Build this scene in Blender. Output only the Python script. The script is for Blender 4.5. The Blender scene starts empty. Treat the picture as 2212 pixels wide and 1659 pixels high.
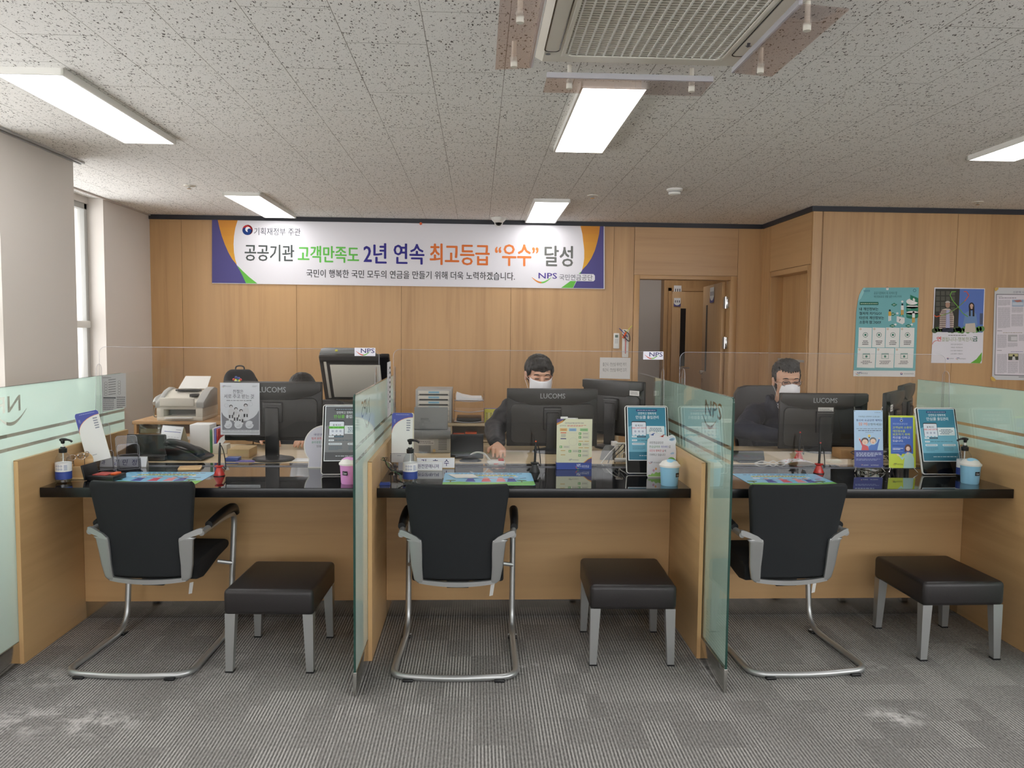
import bpy, bmesh, math, random
from mathutils import Vector, Matrix, noise
R=math.radians; PI=math.pi
random.seed(7)
scn=bpy.context.scene; COL=scn.collection
# ---------------------------------------------------------------- camera (2212 x 1659 frame, focal length 1700 px)
FPX=1700.0; PITCH=-.06715; YAW=.0442; ROLL=.0105; CAMH=1.46
def cam_basis():
    cp,sp,cy,sy=math.cos(PITCH),math.sin(PITCH),math.cos(YAW),math.sin(YAW)
    F=Vector((sy*cp,cy*cp,sp)); Rt=Vector((cy,-sy,0)); U=Rt.cross(F)
    c,s=math.cos(ROLL),math.sin(ROLL)
    return c*Rt+s*U, -s*Rt+c*U, F
CR,CU,CF=cam_basis()
cd=bpy.data.cameras.new('camera'); cam=bpy.data.objects.new('camera',cd); COL.objects.link(cam)
cam.matrix_world=Matrix(((CR.x,CU.x,-CF.x,0),(CR.y,CU.y,-CF.y,0),(CR.z,CU.z,-CF.z,CAMH),(0,0,0,1)))
cd.sensor_width=36; cd.lens=36*FPX/2212; cd.clip_start=.05; cd.clip_end=100
scn.camera=cam
# ---------------------------------------------------------------- view, world, light levels
scn.view_settings.view_transform='Standard'; scn.view_settings.look='None'
scn.view_settings.gamma=1; scn.view_settings.use_curve_mapping=False
scn.view_settings.exposure=0.76
LAMP=5.0           # radiance of the ceiling panels
w=bpy.data.worlds.new('daylight'); scn.world=w; w.use_nodes=True
w.node_tree.nodes['Background'].inputs[0].default_value=(.97,.98,1,1)
w.node_tree.nodes['Background'].inputs[1].default_value=3.8
scn.cycles.max_bounces=14; scn.cycles.transparent_max_bounces=24; scn.cycles.diffuse_bounces=6
scn.cycles.glossy_bounces=5; scn.cycles.transmission_bounces=8; scn.cycles.caustics_reflective=False; scn.cycles.caustics_refractive=False
scn.cycles.sample_clamp_indirect=6
# ---------------------------------------------------------------- unprojection (measuring the flat prints on their walls)
def ray(u,v):
    return CR*((u-1106)/FPX)+CU*((829.5-v)/FPX)+CF
def onY(u,v,y):
    d=ray(u,v); t=y/d.y; return Vector((d.x*t,y,CAMH+d.z*t))
def onZ(u,v,z):
    d=ray(u,v); t=(z-CAMH)/d.z; return Vector((d.x*t,d.y*t,z))
def onX(u,v,x):
    d=ray(u,v); t=x/d.x; return Vector((x,d.y*t,CAMH+d.z*t))
# ---------------------------------------------------------------- colours and materials
def lin(c):
    c=c/255.; return c/12.92 if c<=.04045 else ((c+.055)/1.055)**2.4
def C(r,g=None,b=None):
    if g is None: g=b=r
    return (lin(r),lin(g),lin(b),1)
def newmat(name):
    m=bpy.data.materials.new(name); m.use_nodes=True
    return m,m.node_tree.nodes,m.node_tree.links,m.node_tree.nodes['Principled BSDF']
def mat(name,col,rough=.5,metal=0,spec=.5,coat=0,bump=0,bscale=300,var=0,emit=None):
    m,N,L,P=newmat(name)
    P.inputs['Base Color'].default_value=col; P.inputs['Roughness'].default_value=rough
    P.inputs['Metallic'].default_value=metal; P.inputs['Specular IOR Level'].default_value=spec
    P.inputs['Coat Weight'].default_value=coat
    if emit: P.inputs['Emission Color'].default_value=emit[0]; P.inputs['Emission Strength'].default_value=emit[1]
    if bump or var:
        tc=N.new('ShaderNodeTexCoord'); nz=N.new('ShaderNodeTexNoise'); nz.inputs['Scale'].default_value=bscale; nz.inputs['Detail'].default_value=3
        L.new(tc.outputs['Object'],nz.inputs['Vector'])
        if bump:
            b=N.new('ShaderNodeBump'); b.inputs['Strength'].default_value=bump; b.inputs['Distance'].default_value=.002
            L.new(nz.outputs['Fac'],b.inputs['Height']); L.new(b.outputs[0],P.inputs['Normal'])
        if var:
            mx=N.new('ShaderNodeMix'); mx.data_type='RGBA'
            mx.inputs[6].default_value=tuple(c*(1-var) for c in col[:3])+(1,); mx.inputs[7].default_value=tuple(min(1,c*(1+var)) for c in col[:3])+(1,)
            L.new(nz.outputs['Fac'],mx.inputs[0]); L.new(mx.outputs[2],P.inputs['Base Color'])
    return m
def ramp(N,pts):
    r=N.new('ShaderNodeValToRGB'); e=r.color_ramp.elements
    while len(e)>1: e.remove(e[-1])
    e[0].position=pts[0][0]; e[0].color=pts[0][1]
    for p,c in pts[1:]:
        k=e.new(p); k.color=c
    return r
def math_(N,L,op,a,b=None,clamp=False):
    n=N.new('ShaderNodeMath'); n.operation=op; n.use_clamp=clamp
    for i,v in ((0,a),(1,b)):
        if v is None: continue
        if isinstance(v,(int,float)): n.inputs[i].default_value=v
        else: L.new(v,n.inputs[i])
    return n.outputs[0]
def wood(name,base,dark,axis='Z',rough=.42,fine=38,coat=.15,board=0):
    m,N,L,P=newmat(name)
    tc=N.new('ShaderNodeTexCoord'); mp=N.new('ShaderNodeMapping')
    s={'Z':(fine,fine,1.1),'X':(1.1,fine,fine),'Y':(fine,1.1,fine)}[axis]
    mp.inputs['Scale'].default_value=s; L.new(tc.outputs['Object'],mp.inputs['Vector'])
    n1=N.new('ShaderNodeTexNoise'); n1.inputs['Scale'].default_value=1; n1.inputs['Detail'].default_value=5; n1.inputs['Distortion'].default_value=.6
    L.new(mp.outputs[0],n1.inputs['Vector'])
    mp2=N.new('ShaderNodeMapping'); mp2.inputs['Scale'].default_value=tuple((.22 if v>2 else .35)*v for v in s); L.new(tc.outputs['Object'],mp2.inputs['Vector'])
    n2=N.new('ShaderNodeTexNoise'); n2.inputs['Scale'].default_value=.7; n2.inputs['Detail'].default_value=2; L.new(mp2.outputs[0],n2.inputs['Vector'])
    r=ramp(N,[(.25,dark),(.55,base),(.8,tuple(min(1,c*1.08) for c in base[:3])+(1,))])
    f=math_(N,L,'ADD',math_(N,L,'MULTIPLY',n1.outputs['Fac'],.45),math_(N,L,'MULTIPLY',n2.outputs['Fac'],.6))
    L.new(f,r.inputs[0]); L.new(r.outputs[0],P.inputs['Base Color'])
    P.inputs['Roughness'].default_value=rough; P.inputs['Coat Weight'].default_value=coat; P.inputs['Coat Roughness'].default_value=.3
    return m
def schlick(N,L,f0):
    # reflectance of a thin sheet, the same from both of its sides
    lw=N.new('ShaderNodeLayerWeight'); lw.inputs[0].default_value=.5
    p=math_(N,L,'POWER',lw.outputs['Facing'],5); return math_(N,L,'ADD',math_(N,L,'MULTIPLY',p,1-f0),f0)
def clear(name,tint=(1,1,1,1),refl=1.0,rough=0.0,ior=1.49):
    """thin clear sheet: what lies behind shows through, with a fresnel reflection on top"""
    m,N,L,P=newmat(name); N.remove(P); out=N['Material Output']
    t=N.new('ShaderNodeBsdfTransparent'); t.inputs[0].default_value=tint
    g=N.new('ShaderNodeBsdfGlossy'); g.inputs['Roughness'].default_value=rough; g.inputs[0].default_value=(refl,refl,refl,1)
    mx=N.new('ShaderNodeMixShader'); L.new(schlick(N,L,((ior-1)/(ior+1))**2),mx.inputs[0]); L.new(t.outputs[0],mx.inputs[1]); L.new(g.outputs[0],mx.inputs[2])
    L.new(mx.outputs[0],out.inputs[0]); return m
M={}
M['beech']=wood('beech_vertical',C(191,152,105),C(163,124,81),'Z',fine=26)
M['beechH']=wood('beech_horizontal',C(187,149,105),C(162,124,83),'X',fine=26)
M['beechY']=wood('beech_side',C(190,152,107),C(164,126,84),'Y',fine=26)
M['maple']=wood('maple_board',C(194,157,110),C(168,131,86),'X',fine=20)
M['mapleY']=wood('maple_side',C(200,164,116),C(174,137,92),'Y',fine=20)
M['mapleE']=wood('maple_edging',C(206,166,116),C(184,142,94),'Z',fine=30)
M['deskwood']=wood('pale_desk',C(205,185,150),C(185,165,130),'X',fine=20)
M['bamboo']=wood('bamboo',C(214,178,126),C(184,143,92),'X',fine=60)
M['seam']=mat('dark_seam',C(96,68,44),.7)
M['trimblack']=mat('black_moulding',C(38,40,48),.5)
M['plaster']=mat('beige_plaster',C(209,203,196),.75,bump=.1,bscale=220)
M['plaster2']=mat('grey_plaster',C(186,178,170),.75)
M['white_pl']=mat('white_plastic',C(225,224,218),.42)
M['ivory']=mat('ivory_plastic',C(216,212,200),.45)
M['grey_pl']=mat('grey_plastic',C(176,176,172),.45)
M['midgrey']=mat('mid_grey_plastic',C(120,122,122),.45)
M['dkgrey']=mat('dark_grey_plastic',C(50,50,50),.42)
M['black_pl']=mat('black_plastic',C(21,22,24),.38)
M['black_gl']=mat('black_gloss',C(12,12,14),.08)
M['frameblack']=mat('window_black',C(18,18,20),.3)
M['leather']=mat('black_leather',C(34,31,32),.38,bump=.25,bscale=420)
M['mesh_fab']=mat('black_back_fabric',C(29,32,35),.72,bump=.5,bscale=900,spec=.35)
M['seat_fab']=mat('black_seat_fabric',C(20,20,22),.9,bump=.4,bscale=700)
M['silver']=mat('silver_paint',C(182,184,184),.33,metal=.75)
M['steel']=mat('brushed_steel',C(205,204,200),.14,metal=1)
M['kick']=mat('polished_kick_plate',C(214,212,208),.12,metal=1)
M['chrome']=mat('chrome',C(215,215,215),.12,metal=1)
M['alu']=mat('aluminium',C(188,190,190),.4,metal=.6)
M['red']=mat('red_plastic',C(196,46,38),.3,coat=.3)
M['redpad']=mat('red_ink_pad',C(168,72,66),.8)
M['orange']=mat('orange_plastic',C(226,96,44),.4)
M['blue']=mat('blue_plastic',C(52,74,150),.4)
M['skyblue']=mat('sky_blue_plastic',C(150,204,232),.32)
M['pink']=mat('pink_plastic',C(224,158,216),.32)
M['yellow']=mat('yellow_plastic',C(206,204,86),.5)
M['paper']=mat('white_paper',C(232,232,232),.8)
M['cream']=mat('cream_paper',C(226,222,200),.8)
M['tan']=mat('tan_card',C(196,170,128),.8)
M['khaki']=mat('khaki_card',C(150,140,112),.7)
M['green']=mat('green_book',C(72,132,84),.6)
M['violet']=mat('violet_book',C(120,110,180),.6)
M['tape']=mat('yellow_tape',C(202,166,72),.6)
M['cable_w']=mat('white_cable',C(214,214,210),.5)
M['gran']=mat('black_granite_edge',C(10,11,14),.25,bump=.03,bscale=900,var=.5)
m,N,L,P=newmat('black_polished_stone')
P.inputs['Base Color'].default_value=C(17,18,22); P.inputs['Roughness'].default_value=.035; P.inputs['Specular IOR Level'].default_value=.95; P.inputs['Coat Weight'].default_value=.35; P.inputs['Coat Roughness'].default_value=.02; M['stone']=m
M['acr']=clear('clear_acrylic',(.975,.97,.965,1),.6)
M['acr2']=clear('clear_acrylic_holder',(.94,.94,.95,1),.18)
M['smoke']=clear('smoked_acrylic',(.93,.88,.87,1),.9)
M['smoke2']=clear('smoked_box',(.62,.60,.52,1),.9)
M['acredge']=mat('acrylic_edge',C(205,205,214),.25)
M['acredge'].node_tree.nodes['Principled BSDF'].inputs['Alpha'].default_value=.45
M['bottle']=clear('clear_bottle',(.9,.92,.93,1),1)
M['gel']=clear('gel',(.88,.93,.95,1),.4)
M['glass']=clear('partition_glass',(.93,.985,.96,1),1,ior=1.5)
M['lens']=clear('spectacle_lens',(.95,.95,.97,1),1)
M['gedge']=mat('green_glass_edge',C(30,66,58),.12,spec=.7)
# frosted film: milky green, scatters both ways, a little see-through, glossy skin of the glass
m,N,L,P=newmat('frosted_film'); N.remove(P); out=N['Material Output']
df=N.new('ShaderNodeBsdfDiffuse'); df.inputs[0].default_value=C(224,234,228)
tl=N.new('ShaderNodeBsdfTranslucent'); tl.inputs[0].default_value=C(216,236,226)
tp=N.new('ShaderNodeBsdfTransparent'); tp.inputs[0].default_value=(.88,.96,.92,1)
gl=N.new('ShaderNodeBsdfGlossy'); gl.inputs['Roughness'].default_value=.02
a1=N.new('ShaderNodeMixShader'); a1.inputs[0].default_value=.5; L.new(df.outputs[0],a1.inputs[1]); L.new(tl.outputs[0],a1.inputs[2])
a2=N.new('ShaderNodeMixShader'); a2.inputs[0].default_value=.16; L.new(a1.outputs[0],a2.inputs[1]); L.new(tp.outputs[0],a2.inputs[2])
a3=N.new('ShaderNodeMixShader'); L.new(schlick(N,L,.04),a3.inputs[0]); L.new(a2.outputs[0],a3.inputs[1]); L.new(gl.outputs[0],a3.inputs[2]); L.new(a3.outputs[0],out.inputs[0]); M['frost']=m
# printed colours come from the sheet's own colour attribute
def printmat(name,rough,spec=.5,coat=0):
    m,N,L,P=newmat(name); a=N.new('ShaderNodeAttribute'); a.attribute_name='Col'
    L.new(a.outputs['Color'],P.inputs['Base Color']); P.inputs['Roughness'].default_value=rough; P.inputs['Specular IOR Level'].default_value=spec; P.inputs['Coat Weight'].default_value=coat
    return m
M['print']=printmat('printed_matt',.7); M['printg']=printmat('printed_gloss',.35); M['vinyl']=printmat('printed_vinyl',.8,spec=.08); M['lacq']=printmat('printed_laminate',.25,coat=.3)
# lamp diffuser
m,N,L,P=newmat('lamp_diffuser'); P.inputs['Base Color'].default_value=(.9,.9,.9,1)
P.inputs['Emission Color'].default_value=(1,.985,.985,1); P.inputs['Emission Strength'].default_value=LAMP; M['lamp']=m
# carpet: ribs along Y, 0.5 m tiles, broken darker dashes, worn pale stains
m,N,L,P=newmat('ribbed_carpet'); tc=N.new('ShaderNodeTexCoord'); sp=N.new('ShaderNodeSeparateXYZ'); L.new(tc.outputs['Object'],sp.inputs[0])
X,Y=sp.outputs[0],sp.outputs[1]
rib=math_(N,L,'SINE',math_(N,L,'MULTIPLY',X,2*PI/.0125))
rib01=math_(N,L,'MULTIPLY_ADD',rib,.5); rib01.node.inputs[2].default_value=.5
tw=N.new('ShaderNodeTexWhiteNoise'); tw.noise_dimensions='2D'; cb=N.new('ShaderNodeCombineXYZ')
L.new(math_(N,L,'FLOOR',math_(N,L,'MULTIPLY',X,2)),cb.inputs[0]); L.new(math_(N,L,'FLOOR',math_(N,L,'MULTIPLY',Y,2)),cb.inputs[1]); L.new(cb.outputs[0],tw.inputs['Vector'])
# blocks of darker dashes inside a tile
bw=N.new('ShaderNodeTexWhiteNoise'); bw.noise_dimensions='2D'; cb2=N.new('ShaderNodeCombineXYZ')
offs=math_(N,L,'MULTIPLY',tw.outputs['Value'],.35)
L.new(math_(N,L,'FLOOR',math_(N,L,'MULTIPLY',math_(N,L,'ADD',X,offs),9)),cb2.inputs[0]); L.new(math_(N,L,'FLOOR',math_(N,L,'MULTIPLY',math_(N,L,'ADD',Y,offs),5.2)),cb2.inputs[1]); L.new(cb2.outputs[0],bw.inputs['Vector'])
mp=N.new('ShaderNodeMapping'); mp.inputs['Scale'].default_value=(160,60,1); L.new(tc.outputs['Object'],mp.inputs['Vector'])
nz=N.new('ShaderNodeTexNoise'); nz.inputs['Scale'].default_value=1; nz.inputs['Detail'].default_value=2; L.new(mp.outputs[0],nz.inputs['Vector'])
v=math_(N,L,'ADD',math_(N,L,'MULTIPLY',rib01,math_(N,L,'ADD',.20,math_(N,L,'MULTIPLY',bw.outputs['Value'],.28))),math_(N,L,'MULTIPLY',bw.outputs['Value'],-.05))
v=math_(N,L,'ADD',v,math_(N,L,'MULTIPLY',tw.outputs['Value'],.04)); v=math_(N,L,'ADD',v,math_(N,L,'MULTIPLY',nz.outputs['Fac'],.42))
rp=ramp(N,[(.14,C(92,91,89)),(.40,C(148,146,143)),(.72,C(206,204,201))]); L.new(v,rp.inputs[0])
# stains where the photo shows them
st=None
for (su,sv,rx,ry,am) in ((215,1560,.13,.10,.8),(40,1560,.22,.12,.5),(100,1465,.15,.1,.4),(1935,1548,.10,.07,.95),(1885,1440,.12,.04,.5),(440,1455,.12,.06,.35),(1140,1440,.12,.03,.5),(1655,1445,.05,.03,.35),(1530,1450,.03,.12,.6)):
    c=onZ(su,sv,0)
    dx=math_(N,L,'MULTIPLY',math_(N,L,'SUBTRACT',X,c.x),1/rx); dy=math_(N,L,'MULTIPLY',math_(N,L,'SUBTRACT',Y,c.y),1/ry)
    d2=math_(N,L,'ADD',math_(N,L,'MULTIPLY',dx,dx),math_(N,L,'MULTIPLY',dy,dy))
    g=math_(N,L,'MULTIPLY',math_(N,L,'SUBTRACT',1,math_(N,L,'MULTIPLY',d2,.5),True),am)
    st=g if st is None else math_(N,L,'MAXIMUM',st,g)
n3=N.new('ShaderNodeTexNoise'); n3.inputs['Scale'].default_value=14; n3.inputs['Detail'].default_value=6; n3.inputs['Roughness'].default_value=.7; L.new(tc.outputs['Object'],n3.inputs['Vector'])
r3=ramp(N,[(.46,(0,0,0,1)),(.64,(1,1,1,1))]); L.new(n3.outputs['Fac'],r3.inputs[0])
sf=math_(N,L,'MULTIPLY',math_(N,L,'MULTIPLY',st,r3.outputs[0]),1.0)
mx=N.new('ShaderNodeMix'); mx.data_type='RGBA'; L.new(sf,mx.inputs[0]); L.new(rp.outputs[0],mx.inputs[6]); mx.inputs[7].default_value=C(222,220,218)
L.new(mx.outputs[2],P.inputs['Base Color']); P.inputs['Roughness'].default_value=.95; P.inputs['Specular IOR Level'].default_value=.2
bp=N.new('ShaderNodeBump'); bp.inputs['Strength'].default_value=.8; bp.inputs['Distance'].default_value=.003
L.new(math_(N,L,'ADD',rib01,math_(N,L,'MULTIPLY',nz.outputs['Fac'],.8)),bp.inputs['Height']); L.new(bp.outputs[0],P.inputs['Normal']); M['carpet']=m
# ceiling tiles: staggered joints, fissures and pinholes
m,N,L,P=newmat('mineral_tiles'); tc=N.new('ShaderNodeTexCoord'); sp=N.new('ShaderNodeSeparateXYZ'); L.new(tc.outputs['Object'],sp.inputs[0])
TX,TY,X0,Y0=.3165,.647,-.842,3.525
cx=math_(N,L,'MULTIPLY',math_(N,L,'SUBTRACT',sp.outputs[0],X0),1/TX); ci=math_(N,L,'FLOOR',cx); fx=math_(N,L,'SUBTRACT',cx,ci)
odd=math_(N,L,'MULTIPLY',math_(N,L,'FLOORED_MODULO',ci,2),.5)
cy=math_(N,L,'ADD',math_(N,L,'MULTIPLY',math_(N,L,'SUBTRACT',sp.outputs[1],Y0),1/TY),odd); cyi=math_(N,L,'FLOOR',cy); fy=math_(N,L,'SUBTRACT',cy,cyi)
ex=math_(N,L,'MULTIPLY',math_(N,L,'MINIMUM',fx,math_(N,L,'SUBTRACT',1,fx)),TX); ey=math_(N,L,'MULTIPLY',math_(N,L,'MINIMUM',fy,math_(N,L,'SUBTRACT',1,fy)),TY)
wn=N.new('ShaderNodeTexWhiteNoise'); wn.noise_dimensions='2D'; cb=N.new('ShaderNodeCombineXYZ'); L.new(ci,cb.inputs[0]); L.new(cyi,cb.inputs[1]); L.new(cb.outputs[0],wn.inputs['Vector'])
jw=math_(N,L,'MULTIPLY',wn.outputs['Value'],.0013)
joint=math_(N,L,'LESS_THAN',math_(N,L,'MINIMUM',ex,ey),math_(N,L,'ADD',jw,.0009))
def marks(sx,sy,rad,dist,seed,dens):
    mp=N.new('ShaderNodeMapping'); mp.inputs['Scale'].default_value=(sx,sy,1); mp.inputs['Location'].default_value=(seed,seed*1.7,0)
    n=N.new('ShaderNodeTexNoise'); n.inputs['Scale'].default_value=75; n.inputs['Detail'].default_value=1; L.new(tc.outputs['Object'],n.inputs['Vector'])
    va=N.new('ShaderNodeVectorMath'); va.operation='MULTIPLY_ADD'; L.new(n.outputs['Color'],va.inputs[0]); va.inputs[1].default_value=(dist,dist,0); L.new(tc.outputs['Object'],va.inputs[2])
    L.new(va.outputs[0],mp.inputs['Vector'])
    vo=N.new('ShaderNodeTexVoronoi'); vo.voronoi_dimensions='2D'; vo.inputs['Scale'].default_value=1; L.new(mp.outputs[0],vo.inputs['Vector'])
    sc=N.new('ShaderNodeSeparateColor'); L.new(vo.outputs['Color'],sc.inputs[0])
    keep=math_(N,L,'LESS_THAN',sc.outputs[0],dens)
    hit=math_(N,L,'LESS_THAN',vo.outputs['Distance'],math_(N,L,'MULTIPLY',sc.outputs[1],rad))
    return math_(N,L,'MULTIPLY',hit,keep)
f1=marks(120,34,.34,.020,0,.40); f2=marks(90,60,.20,.024,3.1,.42); f3=marks(140,140,.26,.004,9.4,.34)
fs=math_(N,L,'MAXIMUM',math_(N,L,'MAXIMUM',f1,f2),math_(N,L,'MULTIPLY',f3,.55))
c1=N.new('ShaderNodeMix'); c1.data_type='RGBA'; c1.inputs[6].default_value=C(236,235,231); c1.inputs[7].default_value=C(84,80,74); L.new(math_(N,L,'MULTIPLY',fs,.95),c1.inputs[0])
c2=N.new('ShaderNodeMix'); c2.data_type='RGBA'; L.new(math_(N,L,'MULTIPLY',joint,.75),c2.inputs[0]); L.new(c1.outputs[2],c2.inputs[6]); c2.inputs[7].default_value=C(120,115,104)
L.new(c2.outputs[2],P.inputs['Base Color']); P.inputs['Roughness'].default_value=.9; P.inputs['Specular IOR Level'].default_value=.2; M['ceil']=m
# ---------------------------------------------------------------- object helpers
def link(o,parent=None):
    COL.objects.link(o)
    if parent: o.parent=parent
    return o
def tag(o,label=None,cat=None,group=None,kind=None):
    if label: o['label']=label
    if cat: o['category']=cat
    if group: o['group']=group
    if kind: o['kind']=kind
    return o
def thing(name,label,cat,loc=(0,0,0),rz=0,group=None,tilt=0):
    o=bpy.data.objects.new(name,None); o.empty_display_size=.05; link(o); o.location=loc; o.rotation_euler=(tilt,0,rz)
    return tag(o,label,cat,group)
def dup(root,loc,rz=None,label=None,group=None):
    r=root.copy(); COL.objects.link(r); r.location=loc
    if rz is not None: r.rotation_euler=(root.rotation_euler[0],0,rz)
    if label: r['label']=label
    if group: r['group']=group
    for ch in list(root.children):
        c=ch.copy(); COL.objects.link(c); c.parent=r
        for g in list(ch.children):
            d=g.copy(); COL.objects.link(d); d.parent=c
    return r
class MB:
    def __init__(s): s.bm=bmesh.new(); s.mats=[]
    def mi(s,m):
        m=M[m] if isinstance(m,str) else m
        if m not in s.mats: s.mats.append(m)
        return s.mats.index(m)
    def _add(s,tb,m,T=None):
        i=s.mi(m)
        for f in tb.faces: f.material_index=i; f.smooth=True
        if T is not None: tb.transform(T)
        me=bpy.data.meshes.new('t'); tb.to_mesh(me); tb.free(); s.bm.from_mesh(me); bpy.data.meshes.remove(me); return s
    def box(s,x0,y0,z0,x1,y1,z1,m,bev=0,seg=2,T=None):
        tb=bmesh.new(); bmesh.ops.create_cube(tb,size=1)
        for v in tb.verts: v.co=Vector(((x0+x1)/2+v.co.x*(x1-x0),(y0+y1)/2+v.co.y*(y1-y0),(z0+z1)/2+v.co.z*(z1-z0)))
        if bev: bmesh.ops.bevel(tb,geom=list(tb.edges),offset=bev,segments=seg,affect='EDGES',profile=.5,clamp_overlap=True)
        return s._add(tb,m,T)
    def cyl(s,p0,p1,r0,m,r1=None,seg=16,T=None):
        r1=r0 if r1 is None else r1; p0=Vector(p0); p1=Vector(p1); d=p1-p0
        tb=bmesh.new(); bmesh.ops.create_cone(tb,cap_ends=True,segments=seg,radius1=r0,radius2=max(r1,1e-5),depth=d.length)
        q=Vector((0,0,1)).rotation_difference(d.normalized()).to_matrix().to_4x4()
        tb.transform(Matrix.Translation((p0+p1)/2)@q); return s._add(tb,m,T)
    def ell(s,c,r,m,seg=20,T=None,rot=None):
        tb=bmesh.new(); bmesh.ops.create_uvsphere(tb,u_segments=seg,v_segments=max(6,seg//2),radius=1)
        if isinstance(r,(int,float)): r=(r,r,r)
        A=Matrix.Diagonal((*r,1))
        if rot: A=rot@A
        tb.transform(Matrix.Translation(c)@A); return s._add(tb,m,T)
    def tube(s,pts,r,m,seg=8,T=None,closed=False):
        pts=[Vector(p) for p in pts]; n=len(pts); rr=r if isinstance(r,(list,tuple)) else [r]*n
        tb=bmesh.new(); rings=[]; up=None
        for i in range(n):
            a=pts[(i-1)%n] if (i>0 or closed) else pts[0]; b=pts[(i+1)%n] if (i<n-1 or closed) else pts[-1]
            t=(b-a).normalized()
            if up is None: up=t.orthogonal().normalized()
            else:
                up=(up-t*up.dot(t))
                up=up.normalized() if up.length>1e-6 else t.orthogonal().normalized()
            bi=t.cross(up)
            rings.append([tb.verts.new(pts[i]+(up*math.cos(2*PI*k/seg)+bi*math.sin(2*PI*k/seg))*rr[i]) for k in range(seg)])
        for i in range(n if closed else n-1):
            A,B=rings[i],rings[(i+1)%n]
            for k in range(seg): tb.faces.new((A[k],A[(k+1)%seg],B[(k+1)%seg],B[k]))
        if not closed: tb.faces.new(rings[0][::-1]); tb.faces.new(rings[-1])
        return s._add(tb,m,T)
    def lathe(s,prof,m,seg=28,T=None,c=(0,0,0)):
        tb=bmesh.new(); rings=[]
        for r,z in prof: rings.append([tb.verts.new((c[0]+r*math.cos(2*PI*k/seg),c[1]+r*math.sin(2*PI*k/seg),c[2]+z)) for k in range(seg)])
        for A,B in zip(rings,rings[1:]):
            for k in range(seg): tb.faces.new((A[k],A[(k+1)%seg],B[(k+1)%seg],B[k]))
        if prof[0][0]>1e-4: tb.faces.new(rings[0][::-1])
        if prof[-1][0]>1e-4: tb.faces.new(rings[-1])
        bmesh.ops.remove_doubles(tb,verts=tb.verts,dist=1e-6); return s._add(tb,m,T)
    def prism(s,poly,axis,a0,a1,m,T=None,bev=0):
        """poly in the plane across axis: 'Y' -> (x,z), 'X' -> (y,z), 'Z' -> (x,y)"""
        tb=bmesh.new()
        f={'Y':lambda p,a:(p[0],a,p[1]),'X':lambda p,a:(a,p[0],p[1]),'Z':lambda p,a:(p[0],p[1],a)}[axis]
        A=[tb.verts.new(f(p,a0)) for p in poly]; B=[tb.verts.new(f(p,a1)) for p in poly]; n=len(poly)
        tb.faces.new(A); tb.faces.new(B[::-1])
        for k in range(n): tb.faces.new((A[k],B[k],B[(k+1)%n],A[(k+1)%n]))
        bmesh.ops.recalc_face_normals(tb,faces=tb.faces)
        if bev: bmesh.ops.bevel(tb,geom=list(tb.edges),offset=bev,segments=2,affect='EDGES',profile=.5,clamp_overlap=True)
        return s._add(tb,m,T)
    def quad(s,pts,m,T=None):
        tb=bmesh.new(); tb.faces.new([tb.verts.new(p) for p in pts]); return s._add(tb,m,T)
    def slab(s,rows,yc,th,m,nc=10,bev=.004,T=None):
        """rows (z,xl,xr) lofted into a curved board; yc(x,z) gives the middle surface"""
        tb=bmesh.new(); F=[];B=[]
        for z,xl,xr in rows:
            xs=[xl+(xr-xl)*k/nc for k in range(nc+1)]
            F.append([tb.verts.new((x,yc(x,z)+th/2,z)) for x in xs]); B.append([tb.verts.new((x,yc(x,z)-th/2,z)) for x in xs])
        for i in range(len(rows)-1):
            for k in range(nc):
                tb.faces.new((F[i][k],F[i][k+1],F[i+1][k+1],F[i+1][k])); tb.faces.new((B[i][k+1],B[i][k],B[i+1][k],B[i+1][k+1]))
            tb.faces.new((F[i][0],F[i+1][0],B[i+1][0],B[i][0])); tb.faces.new((F[i+1][nc],F[i][nc],B[i][nc],B[i+1][nc]))
        for k in range(nc):
            tb.faces.new((F[0][k+1],F[0][k],B[0][k],B[0][k+1])); tb.faces.new((F[-1][k],F[-1][k+1],B[-1][k+1],B[-1][k]))
        bmesh.ops.recalc_face_normals(tb,faces=tb.faces)
        if bev:
            es=[e for e in tb.edges if len(e.link_faces)==2 and e.calc_face_angle(0)>.9]
            bmesh.ops.bevel(tb,geom=es,offset=bev,segments=2,affect='EDGES',profile=.5,clamp_overlap=True)
        return s._add(tb,m,T)
    def build(s,name,parent=None,ang=38,flat=False):
        me=bpy.data.meshes.new(name); s.bm.to_mesh(me); s.bm.free()
        for m in s.mats: me.materials.append(m)
        me.set_sharp_from_angle(angle=R(ang))
        return link(bpy.data.objects.new(name,me),parent)
def struct(mb,name): return tag(mb.build(name),kind='structure')
def rrect(x0,y0,x1,y1,r,n=5,which=(1,1,1,1)):
    """rounded rectangle, corners in order BL BR TR TL"""
    out=[]
    for (cx,cy,a,on) in ((x0+r,y0+r,PI,which[0]),(x1-r,y0+r,1.5*PI,which[1]),(x1-r,y1-r,0,which[2]),(x0+r,y1-r,.5*PI,which[3])):
        if on: out+=[(cx+r*math.cos(a+k*PI/2/n),cy+r*math.sin(a+k*PI/2/n)) for k in range(n+1)]
        else:
            out.append((x0 if cx<(x0+x1)/2 else x1, y0 if cy<(y0+y1)/2 else y1))
    return out
def smooth_path(pts,n=6):
    """Catmull-Rom through the points"""
    P=[Vector(p) for p in pts]; P=[2*P[0]-P[1]]+P+[2*P[-1]-P[-2]]; out=[]
    for i in range(1,len(P)-2):
        for k in range(n):
            t=k/n; a,b,c,d=P[i-1],P[i],P[i+1],P[i+2]
            out.append(.5*((2*b)+(c-a)*t+(2*a-5*b+4*c-d)*t*t+(3*b-a-3*c+d)*t**3))
    out.append(P[-2]); return out
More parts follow.
